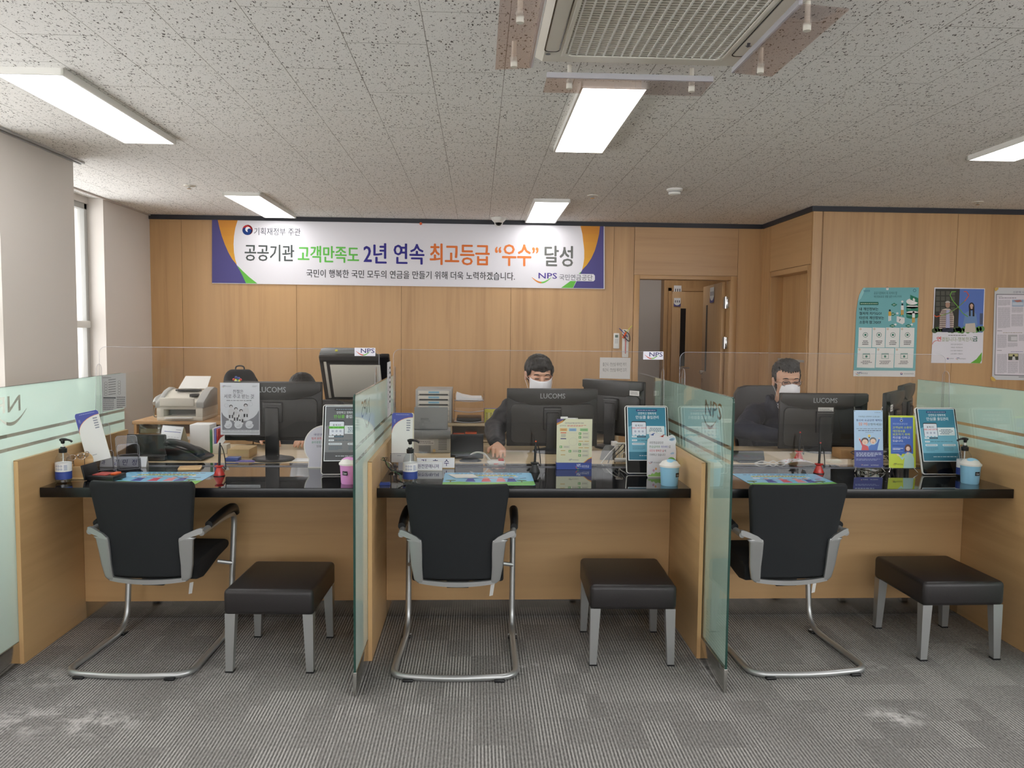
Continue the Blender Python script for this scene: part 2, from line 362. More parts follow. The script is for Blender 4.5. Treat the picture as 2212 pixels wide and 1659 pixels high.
def fillet(pts,r,n=6):
    """polyline with rounded corners"""
    P=[Vector(p) for p in pts]; out=[P[0]]
    for i in range(1,len(P)-1):
        a,b,c=P[i-1],P[i],P[i+1]; ri=r[i-1] if isinstance(r,(list,tuple)) else r
        u=(a-b).normalized(); v=(c-b).normalized(); p0=b+u*ri; p1=b+v*ri
        for k in range(n+1):
            t=k/n; out.append(p0*(1-t)**2+b*2*t*(1-t)+p1*t*t)
    out.append(P[-1]); return out
# ---------------------------------------------------------------- lettering
_tc={}
def glyphs(txt,bold=0.0):
    key=(txt,bold)
    if key in _tc: return _tc[key]
    cu=bpy.data.curves.new('t','FONT'); cu.body=txt; cu.resolution_u=2; cu.offset=bold; cu.fill_mode='FRONT'
    o=bpy.data.objects.new('t',cu); COL.objects.link(o); dg=bpy.context.evaluated_depsgraph_get()
    me=bpy.data.meshes.new_from_object(o.evaluated_get(dg)); V=[(v.co.x,v.co.y) for v in me.vertices]; F=[tuple(p.vertices) for p in me.polygons]
    bpy.data.objects.remove(o); bpy.data.curves.remove(cu); bpy.data.meshes.remove(me)
    if not V: _tc[key]=([],[],1); return _tc[key]
    x0=min(p[0] for p in V);x1=max(p[0] for p in V);y0=min(p[1] for p in V);y1=max(p[1] for p in V)
    V=[((x-x0)/(x1-x0 or 1),(y-y0)/(y1-y0 or 1)) for x,y in V]
    _tc[key]=(V,F,(x1-x0)/(y1-y0 or 1)); return _tc[key]
class Sheet:
    """print drawn in its own pixels (y down) and mapped onto a surface by f(x,y,layer)"""
    def __init__(s,f=None,w=1,h=1,W=None,H=None,step=.00025):
        s.V=[];s.F=[];s.K=[]
        if f is None:
            def f(x,y,l): return ((x/w-.5)*W,-l*step,(1-y/h)*H)
        s.f=f
    def _poly(s,pts,col,L):
        n=len(s.V); s.V+=[s.f(x,y,L) for x,y in pts]; s.F.append(tuple(range(n,n+len(pts)))); s.K.append(col)
    def poly(s,pts,col,L=1): s._poly(pts,C(*col) if len(col)==3 else col,L); return s
    def rect(s,x0,y0,x1,y1,col,L=1,r=0):
        if r: return s.poly(rrect(x0,y0,x1,y1,r,4),col,L)
        return s.poly([(x0,y1),(x1,y1),(x1,y0),(x0,y0)],col,L)
    def circ(s,cx,cy,r,col,L=1,ry=None,n=20,a0=0,a1=2*PI):
        ry=ry or r; return s.poly([(cx+r*math.cos(a0+(a1-a0)*k/n),cy+ry*math.sin(a0+(a1-a0)*k/n)) for k in range(n+(1 if a1-a0<6.28 else 0))],col,L)
    def ring(s,cx,cy,r,t,col,L=1,n=20,a0=0,a1=2*PI,ry=1):
        for k in range(n):
            a=a0+(a1-a0)*k/n;b=a0+(a1-a0)*(k+1)/n
            s.poly([(cx+r*math.cos(a),cy+r*ry*math.sin(a)),(cx+r*math.cos(b),cy+r*ry*math.sin(b)),(cx+(r-t)*math.cos(b),cy+(r-t)*ry*math.sin(b)),(cx+(r-t)*math.cos(a),cy+(r-t)*ry*math.sin(a))],col,L)
        return s
    def stroke(s,pts,t,col,L=1):
        pts=[Vector(p) for p in pts]
        for i,(a,b) in enumerate(zip(pts,pts[1:])):
            d=(b-a)
            if d.length<1e-6: continue
            nn=Vector((-d.y,d.x)).normalized()*t/2
            s.poly([tuple(a-nn),tuple(b-nn),tuple(b+nn),tuple(a+nn)],col,L)
        return s
    def text(s,txt,x0,y0,x1,y1,col,L=2,bold=0.0,slope=0):
        if bold:
            d=(y1-y0)*bold*.62
            for i,(p,q) in enumerate(((-1,0),(1,0),(0,.6),(0,-.6))): Sheet.raw(s,txt,x0+p*abs(d),y0+q*d,x1+p*abs(d),y1+q*d,col,L+.18*(i+1),slope)
        return Sheet.raw(s,txt,x0,y0,x1,y1,col,L,slope)
    def raw(s,txt,x0,y0,x1,y1,col,L,slope=0):
        V,F,_=glyphs(txt,0); n=len(s.V)
        s.V+=[s.f(x0+(x1-x0)*x,y1-(y1-y0)*y+slope*(x1-x0)*x,L) for x,y in V]
        for f in F: s.F.append(tuple(i+n for i in f)); s.K.append(C(*col))
        return s
    def dashes(s,x0,y0,x1,y1,rows,col,L=2,fill=.5,wd=.12,center=False):
        h=(y1-y0)/rows
        for i in range(rows):
            y=y0+i*h; x=x0; e=x1-(random.random()*.35*(x1-x0) if rows>1 and i==rows-1 else 0)
            if center: q=random.random()*.2*(x1-x0); x+=q; e-=q
            while x<e:
                wl=(x1-x0)*wd*random.uniform(.5,1.3); s.rect(x,y+h*(1-fill)/2,min(e,x+wl),y+h*(1+fill)/2,col,L); x+=wl+(x1-x0)*.025
        return s
    def nps(s,x0,y0,x1,y1,col=(42,38,110),extra=None,L=2):
        """letters with the two-colour smile below; extra: agency name after it"""
        w_=x1-x0;h=y1-y0
        s.text('NPS',x0+w_*.28,y0,x1,y0+h*.6,col,L,.03)
        pts=[(x0+w_*t,y0+h*(.42+.55*math.sin(PI*t*.95+.05))) for t in [k/14*.72 for k in range(15)]]
        for i in range(14):
            c=(214,80,40) if i<7 else (110,180,60); tk=h*.14*math.sin(PI*(i+1)/16)+h*.03
            s.stroke(pts[i:i+2],tk,c,L)
        return s
    def taeguk(s,cx,cy,r,L=2):
        s.circ(cx,cy,r,(196,60,62),L,n=16,a0=PI,a1=2*PI); s.circ(cx,cy,r,(44,70,130),L,n=16,a0=0,a1=PI)
        s.circ(cx-r*.45,cy,r*.5,(44,70,130),L+1,n=12); s.circ(cx+r*.1,cy-r*.12,r*.52,(240,240,244),L+2,n=14); s.circ(cx+r*.42,cy+r*.1,r*.42,(44,70,130),L+3,n=12); return s
    def build(s,name,parent=None,m='print'):
        me=bpy.data.meshes.new(name); me.from_pydata(s.V,[],s.F); a=me.color_attributes.new('Col','FLOAT_COLOR','CORNER')
        buf=[]
        for p,k in zip(me.polygons,s.K): buf+=list(k)*p.loop_total
        a.data.foreach_set('color',buf); me.materials.append(M[m]); return link(bpy.data.objects.new(name,me),parent)
# ================================================================ THE ROOM
CZ=2.585; YB=8.12; XR=2.95; YF=6.9; XL=-3.29; XP=-2.74
b=MB(); b.box(-3.9,-4.2,-.06,6.3,11,0,'carpet'); struct(b,'floor')
b=MB(); b.box(-3.9,-4.2,CZ,6.3,11,CZ+.05,'ceil'); struct(b,'ceiling')
# back wall: veneered boards with open joints, door opening 1.669..2.619
b=MB()
b.box(-3.9,YB+.012,0,1.655,YB+.12,CZ,'seam'); b.box(2.633,YB+.012,0,3.2,YB+.12,CZ,'seam'); b.box(1.655,YB+.012,2.02,2.633,YB+.12,CZ,'seam')
xs=[-3.34,-2.979,-1.84,-.781,.338,1.394,1.606]
for x0,x1 in zip(xs,xs[1:]): b.box(x0+.0015,YB,0,x1-.0015,YB+.02,CZ,'beech')
b.box(2.692,YB,0,2.96,YB+.02,CZ,'beech'); b.box(1.609,YB,2.054,2.689,YB+.02,CZ,'beechH')
struct(b,'wall_back')
b=MB()
for x0,x1 in ((1.609,1.669),(2.619,2.689)): b.box(x0,YB-.008,0,x1,YB+.13,2.052,'beech',.003)
b.box(1.669,YB-.008,2.01,2.619,YB+.13,2.052,'beechH',.003); struct(b,'trim_1')
# return wall with its recessed door, front right wall
b=MB()
b.box(XR+.012,YF+.02,0,XR+.1,6.955,CZ,'seam'); b.box(XR+.012,7.87,0,XR+.1,YB,CZ,'seam'); b.box(XR+.012,6.955,2.04,XR+.1,7.87,CZ,'seam')
b.box(XR,7.905,0,XR+.02,YB,CZ,'beech'); b.box(XR,YF+.0205,0,XR+.02,6.925,CZ,'beech')
b.box(XR,6.928,2.085,XR+.02,7.902,CZ,'beechY')
struct(b,'wall_side')
b=MB(); b.box(XR-.008,7.85,0,XR+.16,7.90,2.08,'beech',.003); b.box(XR-.008,6.928,0,XR+.16,6.975,2.08,'beech',.003); b.box(XR-.008,6.975,2.03,XR+.16,7.85,2.08,'beechY',.003); struct(b,'trim_2')
b=MB(); b.box(XR+.12,6.975,0,XR+.155,7.85,2.03,'beech'); d=b.build('door_1'); tag(d,kind='structure')
b=MB(); b.box(XR+.075,7.02,0,XR+.12,7.045,2.02,'alu',.004); b.box(XR+.09,7.085,.9,XR+.12,7.1,2.02,'alu',.003); b.box(XR+.09,7.1,1.195,XR+.12,7.85,1.215,'alu'); b.build('glazing_bar',d)
b=MB(); b.box(XR+.04,7.05,1.0,XR+.085,7.075,1.32,'alu',.008); b.build('pull_handle',d)
b=MB(); b.box(XR+.02,YF+.012,0,6.3,YF+.1,CZ,'seam'); b.box(XR,YF,0,3.03,YF+.02,CZ,'beech')
for x0,x1 in ((3.04,4.26),(4.26,5.48),(5.48,6.3)): b.box(x0+.0015,YF,0,x1-.0015,YF+.02,CZ,'beech')
b.box(3.033,YF,0,3.037,YF+.02,CZ,'beech'); struct(b,'wall_front_right')
# black shadow moulding under the ceiling
b=MB(); z0=2.541
b.box(-3.29,YB-.02,z0,XR-.02,YB,CZ,'trimblack'); b.box(XR-.02,YF-.02,z0,XR,YB-.02,CZ,'trimblack'); b.box(XR,YF-.02,z0,6.3,YF,CZ,'trimblack'); struct(b,'trim_3')
# left side: plastered pier, recessed windows, wall to the corner
yp0=onX(7,700,XP).y; yp1=5.53; yw=7.14
b=MB(); b.box(-3.9,yp0,0,XP,yp1,CZ,'plaster'); b.box(-3.9,yw,0,XL,YB+.1,CZ,'plaster')
b.box(-3.9,yp1,0,-3.42,yw,.86,'plaster'); b.box(-3.9,yp1,2.53,-3.42,yw,CZ,'plaster')
b.box(-3.9,-4.2,0,XP-.1,yp0,.86,'plaster'); b.box(-3.9,-4.2,2.53,XP-.1,yp0,CZ,'plaster'); b.box(-3.9,-4.2,.86,XP-.1,1.0,2.53,'plaster')
struct(b,'wall_left')
b=MB(); b.box(XP,-4.2,2.567,XP+.012,5.62,CZ,'alu'); b.box(XP+.025,-4.2,2.573,XP+.035,5.62,CZ,'alu'); b.box(XL+.003,yp1,2.572,XL+.02,YB-.02,CZ,'plaster2'); struct(b,'trim_4')
def window(n,x,y0,y1,z0,z1,zt,muls):
    o=MB(); fr=.05
    o.box(x-.06,y0,z0,x,y0+fr,z1,'grey_pl',.004); o.box(x-.06,y1-fr,z0,x,y1,z1,'grey_pl',.004)
    o.box(x-.06,y0,z0,x,y1,z0+fr,'grey_pl',.004); o.box(x-.06,y0,z1-fr,x,y1,z1,'grey_pl',.004); o.box(x-.06,y0,zt-.03,x+.01,y1,zt+.03,'white_pl',.004)
    for y in muls: o.box(x-.06,y-.025,z0,x,y+.025,z1,'grey_pl',.004)
    o=tag(o.build('window_%d'%n),kind='structure')
    g=MB(); g.box(x-.035,y0+fr,z0+fr,x-.029,y1-fr,z1-fr,'acr'); g.build('window_pane',o)
    s=MB(); s.box(x,y0,z0-.03,x+.12,y1,z0,'white_pl',.004); s.build('window_sill',o)
window(1,-3.43,yp1,yw,.86,2.53,1.48,[6.25]); window(2,XP-.12,1.0,yp0,.86,2.53,1.48,[2.2,3.3])
# room behind the camera, and the corridor beyond the open door
b=MB(); b.box(6.2,2.0,0,6.3,YF+.1,CZ,'plaster'); b.box(6.2,-4.2,0,6.3,2.0,1.32,'plaster'); b.box(6.2,-4.2,2.4,6.3,2.0,CZ,'plaster'); struct(b,'wall_right')  # out of view; its window opening is added to brighten the ceiling
b=MB(); b.box(-3.9,-4.3,0,6.3,-4.2,1.28,'plaster'); b.box(-3.9,-4.3,2.4,6.3,-4.2,CZ,'plaster')  # unseen wall with unglazed openings added so daylight fills the room
for x in (-3.9,-1.4,1.1,3.6,6.1): b.box(x,-4.3,1.28,x+.2,-4.2,2.4,'plaster')
struct(b,'wall_front')
b=MB(); b.box(1.2,10.5,0,2.5,10.6,CZ,'plaster2'); b.box(1.2,YB+.13,0,1.3,10.5,CZ,'plaster2'); b.box(2.47,10.35,0,4.2,10.45,CZ,'beech'); b.box(2.45,10.33,0,2.49,10.5,CZ,'beech'); b.box(4.1,YB+.13,0,4.2,10.4,CZ,'plaster2')
struct(b,'wall_corridor')
def leaf(name,w_,sx,hx,dr):
    o=MB(); o.box(0,-.02,.01,w_,.02,2.0,'beech',.003); o=o.build(name); tag(o,kind='structure')
    s=MB(); s.box(sx-.035,-.023,1.02,sx+.035,.023,1.78,'frameblack'); s.build('slot_window',o)
    h=MB()
    for q in (-1,1):
        h.cyl((hx,q*.02,1.0),(hx,q*.05,1.0),.022,'chrome'); h.tube([(hx,q*.055,1.0),(hx+dr*.11,q*.06,1.0)],.009,'chrome'); h.box(hx-.012,q*.022-.002,.88,hx+.012,q*.022+.002,.93,'chrome')
    h.build('door_handle',o); return o
d2=leaf('door_2',.85,.15,.13,1); d2.location=(2.55,10.31,0)
d3=leaf('door_3',.92,.70,.86,-1); A3=R(86); d3.location=(2.60,YB+.15,0); d3.rotation_euler=(0,0,A3)
b=MB(); b.box(2.51,10.325,0,2.55,10.36,2.05,'beech'); b.box(2.51,10.325,2.01,3.45,10.36,2.05,'beechH'); struct(b,'trim_5')
for z in (1.78,1.36):
    h=MB(); h.box(2.585,YB+.02,z-.06,2.618,YB+.12,z+.06,'chrome',.002); h.cyl((2.583,YB+.022,z-.062),(2.583,YB+.022,z+.062),.008,'chrome'); h=h.build('door_hinge',d3); h.matrix_parent_inverse=(Matrix.Translation(d3.location)@Matrix.Rotation(A3,4,'Z')).inverted()
def sign(loc,rz,w_,h_,label,shape):
    s=Sheet(w=60,h=80,W=w_,H=h_)
    if shape: s.rect(0,0,60,80,(84,78,132),0); s.poly([(0,0),(60,0),(60,50),(45,66),(30,70),(15,66),(0,50)],(226,224,222),1)
    else: s.rect(0,0,60,80,(226,224,222),0); s.stroke([(8,74),(50,50)],3,(120,110,110),2)
    for i,x in enumerate((10,27,44)): s.rect(x,22,x+7,44,(60,56,60),2)
    o=s.build('door_sign'); o.location=loc; o.rotation_euler=(0,0,rz); tag(o,label,'sign')
p=onY(1462,632,10.34); sign((p.x,10.30,p.z-.06),0,.10,.15,'plain white paper sign at the top of the corridor door','')
p=onY(1463,652,10.28); sign((p.x,10.28,p.z-.06),0,.09,.11,'small white and violet sign just above the far door slot',1)
u_=Vector((math.cos(A3),math.sin(A3),0)); p=Vector((2.60,YB+.15,0))+u_*.45+Vector((-math.sin(A3),math.cos(A3),0))*.024
sign((p.x,p.y,1.80),A3+PI,.2,.17,'white and violet sign on the open door leaf',1)
# ---------------------------------------------------------------- ceiling lamps
def lamp(x,y,label,first=[None]):
    if first[0] is None:
        t=thing('ceiling_lamp',label,'ceiling light',(x,y,CZ),0,'rectangular ceiling light panels')
        o=MB(); W_,L_,fr=.155,.645,.011
        o.box(-W_,-L_,-.03,-W_+fr,L_,0,'white_pl'); o.box(W_-fr,-L_,-.03,W_,L_,0,'white_pl'); o.box(-W_,-L_,-.03,W_,-L_+fr,0,'white_pl'); o.box(-W_,L_-fr,-.03,W_,L_,0,'white_pl'); o.build('frame',t)
        o=MB(); o.box(-W_+fr,-L_+fr,-.027,W_-fr,L_-fr,-.02,'lamp'); o.build('diffuser',t); first[0]=t; return t
    return dup(first[0],(x,y,CZ),0,label)
lamp(.61,4.245,'bright rectangular ceiling panel in the centre, just beyond the air conditioner')
lamp(-1.97,4.245,'large bright ceiling panel at the upper left, near the plastered pier')
lamp(3.21,4.245,'bright ceiling panel cut off by the right edge of the view')
lamp(-1.965,7.35,'far ceiling panel above the left half of the banner')
lamp(.625,7.40,'far ceiling panel above the right half of the banner, beside the dome camera')
for x,nx_ in ((-1.97,'left'),(.61,'second from left'),(3.21,'third from left'),(5.4,'right')):  # unseen panels carrying on the lamp grid, added as fill light
    for y,ny_ in ((1.05,'nearer'),(-2.1,'further')): lamp(x,y,'unseen fill ceiling panel behind the camera, %s in the %s row'%(nx_,ny_))
lamp(5.4,4.245,'ceiling panel in the room outside the right edge')
b=MB(); b.box(2.2,9.3,CZ-.03,2.5,9.9,CZ-.001,'lamp'); tag(b.build('corridor_lamp'),'ceiling panel inside the corridor beyond the open door','ceiling light')
# ---------------------------------------------------------------- air conditioner cassette
AX,AY,AH=.64,2.83,.42
ac=thing('ceiling_air_conditioner','white ceiling cassette air conditioner with a square lattice grille','air conditioner',(AX,AY,CZ))
o=MB(); G=.315
def ringbox(mb,h0,h1,z0,z1,m): # square ring between half sizes
    for s_ in (-1,1): mb.box(min(s_*h0,s_*h1),-h1,z0,max(s_*h0,s_*h1),h1,z1,m,.004); mb.box(-h0,min(s_*h0,s_*h1),z0,h0,max(s_*h0,s_*h1),z1,m,.004)
o.prism(rrect(-AH,-AH,AH,AH,.02),'Z',-.022,0,'ivory'); 
tb=[(AH,-.022),(AH-.02,-.045),(G+.01,-.05)]
for k in range(4):
    T_=Matrix.Rotation(k*PI/2,4,'Z'); o.quad([(-AH,AH,-.02),(AH,AH,-.02),(AH-.03,AH-.03,-.047),(-AH+.03,AH-.03,-.047)],'ivory',T_); o.quad([(-AH+.03,AH-.03,-.047),(AH-.03,AH-.03,-.047),(G,G,-.05),(-G,G,-.05)],'ivory',T_)
    o.quad([(-G,G,-.05),(G,G,-.05),(G,G,-.024),(-G,G,-.024)],'ivory',T_)
o.build('housing',ac)
o=MB()
for k in range(18): x=-G+.0175+k*.035; o.box(x-.003,-G+.01,-.051,x+.003,G-.01,-.036,'white_pl')
for k in range(31): y=-G+.01+k*.02; o.box(-G+.005,y-.007,-.0475,G-.005,y+.004,-.045,'ivory'); o.box(-G+.005,y+.002,-.047,G-.005,y+.004,-.034,'ivory')
o.prism(rrect(-G,-G,G,G,.05),'Z',-.0245,-.0235,'grey_pl')
for sx in (-1,1):
    for sy in (-1,1):
        c=[(sx*G,sy*G)]+[(sx*(G-.06+.06*math.cos(a_)),sy*(G-.06+.06*math.sin(a_))) for a_ in [k*PI/12 for k in range(7)]]
        o.prism(c,'Z',-.0525,-.035,'ivory')
ringbox(o,G-.008,G+.008,-.053,-.045,'ivory'); o.build('intake_grille',ac)
for k in (1,3):
    T_=Matrix.Rotation(k*PI/2,4,'Z'); o=MB(); ln=rrect(-.27,.335,.27,.392,.02)
    o.tube([(x,y,-.0495) for x,y in ln],.0022,'black_gl',6,T_,closed=True); o.prism(rrect(-.266,.339,.266,.388,.017),'Z',-.0505,-.048,'ivory',T_); o.build('air_vane',ac)
s=Sheet(f=lambda x,y,l:(x,y,-.0515-l*.0003)); s.poly([(.349,.12),(.361,.12),(.368,.150),(.378,.150),(.366,.168),(.350,.150),(.357,.150)],(90,90,96),1); s.build('arrow_mark',ac)
s=Sheet(f=lambda x,y,l:(x,y,-.0495-l*.0003)); s.circ(-.375,.3,.011,(110,110,114),1,n=10); s.build('maker_mark',ac)
def deflector(cx,cy,hx,hy,edge,tilt,posts):
    o=MB(); ax='Y' if edge in 'LR' else 'X'
    Tm=Matrix.Translation((cx,cy,-.105))@Matrix.Rotation(tilt,4,ax)
    o.box(-hx,-hy,-.0025,hx,hy,.0025,'smoke',T=Tm)
    e=.006
    if edge=='R': o.box(-hx-e,-hy,-.002,-hx+e,hy,.02,'acredge',T=Tm)
    if edge=='L': o.box(hx-e,-hy,-.002,hx+e,hy,.02,'acredge',T=Tm)
    if edge in 'FN': s_=-1 if edge=='F' else 1; o.box(-hx,s_*hy-e,-.002,hx,s_*hy+e,.02,'acredge',T=Tm)
    d=o.build('wind_deflector',ac)
    for px,py in posts:
        q=MB(); q.cyl((px,py,-.1),(px,py,-.03),.009,'ivory'); q.cyl((px,py,-.125),(px,py,-.102),.013,'ivory'); q.build('post',d)
deflector(.435,-.02,.078,.325,'R',R(4),[(.44,.23),(.44,-.2)]); deflector(-.51,-.02,.07,.325,'L',R(-4),[(-.51,.23),(-.51,-.2)])
deflector(-.03,.50,.34,.088,'F',R(-2),[(-.27,.48),(.24,.48)]); deflector(-.03,-.50,.34,.088,'N',R(2),[(-.27,-.48),(.24,-.48)])
# small ceiling fittings
t=thing('smoke_detector','round white smoke detector on the ceiling right of the centre lamps','smoke detector',(1.535,6.2,CZ))
o=MB(); o.lathe([(.062,0),(.062,-.012),(.05,-.02),(.045,-.042),(.03,-.05),(0,-.05)],'white_pl'); o.build('housing',t)
o=MB(); o.lathe([(.051,-.022),(.051,-.026),(.0485,-.026),(.0485,-.022)],'dkgrey'); o.build('sensor_slot',t)
def sprinkler(u,v,lab,first=[None]):
    p=onZ(u,v,CZ)
    if first[0]: return dup(first[0],p,0,lab)
    t=thing('sprinkler_head',lab,'sprinkler',p,0,'ceiling sprinklers'); o=MB(); o.lathe([(.045,0),(.042,-.006),(.02,-.008)],'ivory'); o.build('collar',t)
    o=MB(); o.cyl((0,0,-.022),(0,0,0),.008,'steel'); o.cyl((0,0,-.025),(0,0,-.022),.018,'steel'); o.build('nozzle',t); first[0]=t
sprinkler(409,401,'sprinkler near the left end of the ceiling, above the recessed window'); sprinkler(1280,422,'sprinkler between the smoke detector and the far right lamp'); sprinkler(2112,436,'sprinkler above the posters at the right')
t=thing('dome_camera','white dome security camera under the ceiling, against the banner top','camera',(.2,7.93,CZ))
o=MB(); o.lathe([(.075,0),(.072,-.02),(.052,-.04),(.04,-.05)],'white_pl'); o.build('base',t); o=MB(); o.ell((0,0,-.045),(.036,.036,.036),'black_gl'); o.build('lens_dome',t)
o=MB(); o.tube([(0+.04*math.cos(a_),-.008,-.045+.04*math.sin(a_)) for a_ in [PI+k*PI/10 for k in range(11)]],.004,'white_pl'); o.build('guard_ring',t)
# ---------------------------------------------------------------- banner on the back wall
def fbanner(x,y,l):
    u=458+x; v=473+y+.0187*x*(1-y/139)+.0143*x*(y/139)
    p=onY(u,v,YB-.012); wv=0
    return (p.x,YB-.012+wv-l*.0006,p.z)
s=Sheet(fbanner)
nx=24
for i in range(nx):
    s.rect(848*i/nx,0,848*(i+1)/nx,139,(226,225,230),0)
PU=(92,88,140); OR=(214,148,72); YE=(222,170,70); GR=(110,188,84)
def band(pts_l,pts_r,col,L):
    for (a,b_),(c,d_) in zip(zip(pts_l,pts_r),zip(pts_l[1:],pts_r[1:])): s.poly([a,b_,d_,c],col,L)
yy=[0,18,36,54,72,86,97,110,124,138]
inn=[12,16,21,27.5,35.5,43.5,52.5,60,67,73.5]
band([(0,y) for y in yy],list(zip(inn,yy)),PU,1)
oi=[56,50.5,47.5,46.5,47.5,50,53.5]
for k in range(6):
    cc=tuple(int(OR[j]+(YE[j]-OR[j])*k/5) for j in range(3)); s.poly([(inn[k],yy[k]),(oi[k],yy[k]),(oi[k+1],yy[k+1]),(inn[k+1],yy[k+1])],cc,1)
s.poly([(54,99),(60,110),(67,124),(73.5,138),(98,138),(80,124),(66,111)],GR,1)
inr=[838,836,832,827,819,810,800,793,787,780]
band(list(zip(inr,yy)),[(846,y) for y in yy],PU,1)
orr=[796,800,802,804,804,802,799.5]
for k in range(6):
    cc=tuple(int(OR[j]+(YE[j]-OR[j])*k/5) for j in range(3)); s.poly([(orr[k],yy[k]),(inr[k],yy[k]),(inr[k+1],yy[k+1]),(orr[k+1],yy[k+1])],cc,1)
s.poly([(799,100),(792,112),(786,124),(779.5,138),(754,138),(775,122),(788,110)],GR,1)
s.taeguk(76.5,22.5,11,2); s.ring(76.5,22.5,11.5,2,(206,90,92),2,10,-PI/2,PI/3)
s.text('기획재정부 주관',91,17,191,33,(74,74,84),2)
s.text('공공기관',71,53.5,177,89,(84,90,88),2,.028); s.text('고객만족도',186,54.5,317,90,(106,190,88),2,.034); s.text('2년 연속',328,46.5,458,91,(66,62,140),2,.034)
s.text('최고등급',471,45,599,91,(222,122,66),2,.034); s.text('“우수”',612,44,704.5,91,(228,134,78),2,.034); s.text('달성',719,45.5,779,90.5,(112,114,110),2,.03)
s.text('국민이 행복한 국민 모두의 연금을 만들기 위해 더욱 노력하겠습니다.',204,105.5,654,123,(52,56,56),2,.01)
s.poly([(748,106.5),(824,106.5),(827,110),(827,119),(824,122.5),(748,122.5)],(226,225,230),2)
s.text('NPS',705.5,105.5,745,118,(88,74,150),3,.03)
for i in range(14):
    f=lambda t:(691+41*t,116+11*math.sin(PI*t)); s.stroke([f(i/14),f((i+1)/14)],.8+2.6*math.sin(PI*(i+.5)/14),(224,140,66) if i<7 else (120,200,90),3)
s.text('국민연금공단',750,108,822,121,(96,98,104),3)
tag(s.build('banner',m='vinyl'),'wide white banner with coloured Korean headline across the back wall','banner')
b=MB(); p=onY(909,483,YB-.02); b.ell(p,(.014,.008,.014),'orange'); tag(b.build('push_pin'),'orange round pin at the top of the banner','pin')
# ---------------------------------------------------------------- posters on the front right wall (drawn in a 5.369x grid of the wall)
def fwall(x,y,l):
    p=onY(1800+x/5.369,580+y/5.369,YF-.004); return (p.x,YF-.004-l*.0005,p.z)
s=Sheet(fwall); TE=(118,180,184)
xl=lambda y:290-58*max(0,(y-230))/1020 if y>430 else 272
def bx(y): return 296-(y-215)*.062+ (0 if y>430 else 0)
def brt(y): return 994-(y-220)*.0445
out=[(350,222),(994,220)]+[(brt(y),y) for y in (700,1256)]+[(232,1250)]+[(250,900),(268,500),(285,380),(300,310),(325,255)]
s.poly(out,TE,0); s.poly([(350,222),(325,255),(300,310),(285,380),(320,350),(350,290),(375,225)],(150,205,206),1)
s.poly([(233,1182),(951,1186),(948,1256),(232,1250)],(226,226,224),1)
s.text('공공기관에서 꼭 지켜야 할',470,268,740,302,(50,84,84),2); s.text('개인정보보호 생활 실천 수칙 7가지',468,312,790,340,(50,84,84),2)
s.rect(306,388,523,424,(34,104,84),1); s.dashes(318,400,512,414,1,(200,220,190),2)
for i,(tt,x1) in enumerate((('내 개인정보는',522),('철저히 지키GO!',558),('타인의 개인정보는',588),('소중히 잠그GO!',552))): s.text(tt,302,452+i*51,x1,488+i*51,(26,34,38),2,.03)
# server stack, padlock, little figures
for k,y in enumerate((560,490,430)):
    s.circ(915,y,70,(30,110,86),1,22); s.rect(845,y-46,985,y,(44,132,104),2); s.circ(915,y-46,70,(228,230,226),2,22)
    for q in range(3): s.circ(865+q*14,y-22,4,(220,230,220),3,n=8)
s.circ(915,384,70,(236,236,232),3,38); s.poly([(892,305),(985,345),(985,400),(892,360)],(30,120,90),4); s.poly([(925,385),(925,362),(915,358),(934,340),(952,372),(942,368),(942,392)],(236,236,232),5)
s.ring(790,560,26,11,(60,150,130),2,14,PI,2*PI,1.3); s.poly([(735,552),(826,572),(826,628),(800,648),(733,618)],(228,228,224),3); s.text('?',762,586,780,612,(30,34,38),4,.03)
for (x,y,cc) in ((655,500,(222,170,60)),(800,430,(236,236,232)),(930,520,(236,236,232))):
    s.circ(x,y-14,12,(30,34,40),3,n=10); s.rect(x-16,y,x+16,y+50,cc,3,6); s.rect(x-16,y+50,x-3,y+110,(236,236,232) if cc[2]<100 else (222,170,60),3); s.rect(x+2,y+50,x+14,y+105,(236,236,232) if cc[2]<100 else (222,170,60),3)
for x,y in ((690,530),(685,665),(870,665),(705,420)): s.poly([(x-38,y),(x,y-22),(x+38,y),(x,y+22)],(34,120,92),2); s.dashes(x-14,y-8,x+18,y+8,2,(220,230,220),3)
for x,y in ((742,520),(720,650),(910,650),(800,384)): s.circ(x,y,14,(226,230,228),2,12)
for x0,x1 in ((296,448),(456,604),(612,770),(778,942)):
    sk=-8; s.poly([(x0-sk*-1,914),(x1-8,916),(x1,688),(x0,684)],(232,232,228),1); s.ring(x0+20,702,11,5,(196,150,100),2,10)
    cx=(x0+x1)/2; s.ring(cx,770,30,5,(60,120,104),2,14); s.circ(cx,770,13,(44,120,98),2,n=10); s.dashes(cx-45,832,cx+45,890,3,(90,92,92),2,center=True)
for x0,x1 in ((284,494),(502,710),(718,936)):
    s.poly([(x0-12,1148),(x1-14,1154),(x1-2,924),(x0,920)],(232,232,228),1); s.ring(x0+20,940,11,5,(196,150,100),2,10)
    cx=(x0+x1)/2-6; s.rect(cx-42,984,cx+42,1046,(70,128,110),2); s.rect(cx-38,998,cx+38,1042,(232,232,228),3); s.circ(cx,1020,14,(44,120,98),4,n=10); s.dashes(cx-70,1066,cx+70,1112,3,(100,102,102),2,center=True)
s.nps(256,1200,330,1236); s.text('국민연금',328,1206,398,1226,(60,60,66),2); s.taeguk(790,1220,14,2); s.text('개인정보보호위원회',816,1212,930,1230,(80,80,86),2)
s.text('행정안전부',350,250,425,272,(40,70,110),2); s.ring(942,255,18,4,(40,60,90),2,12)
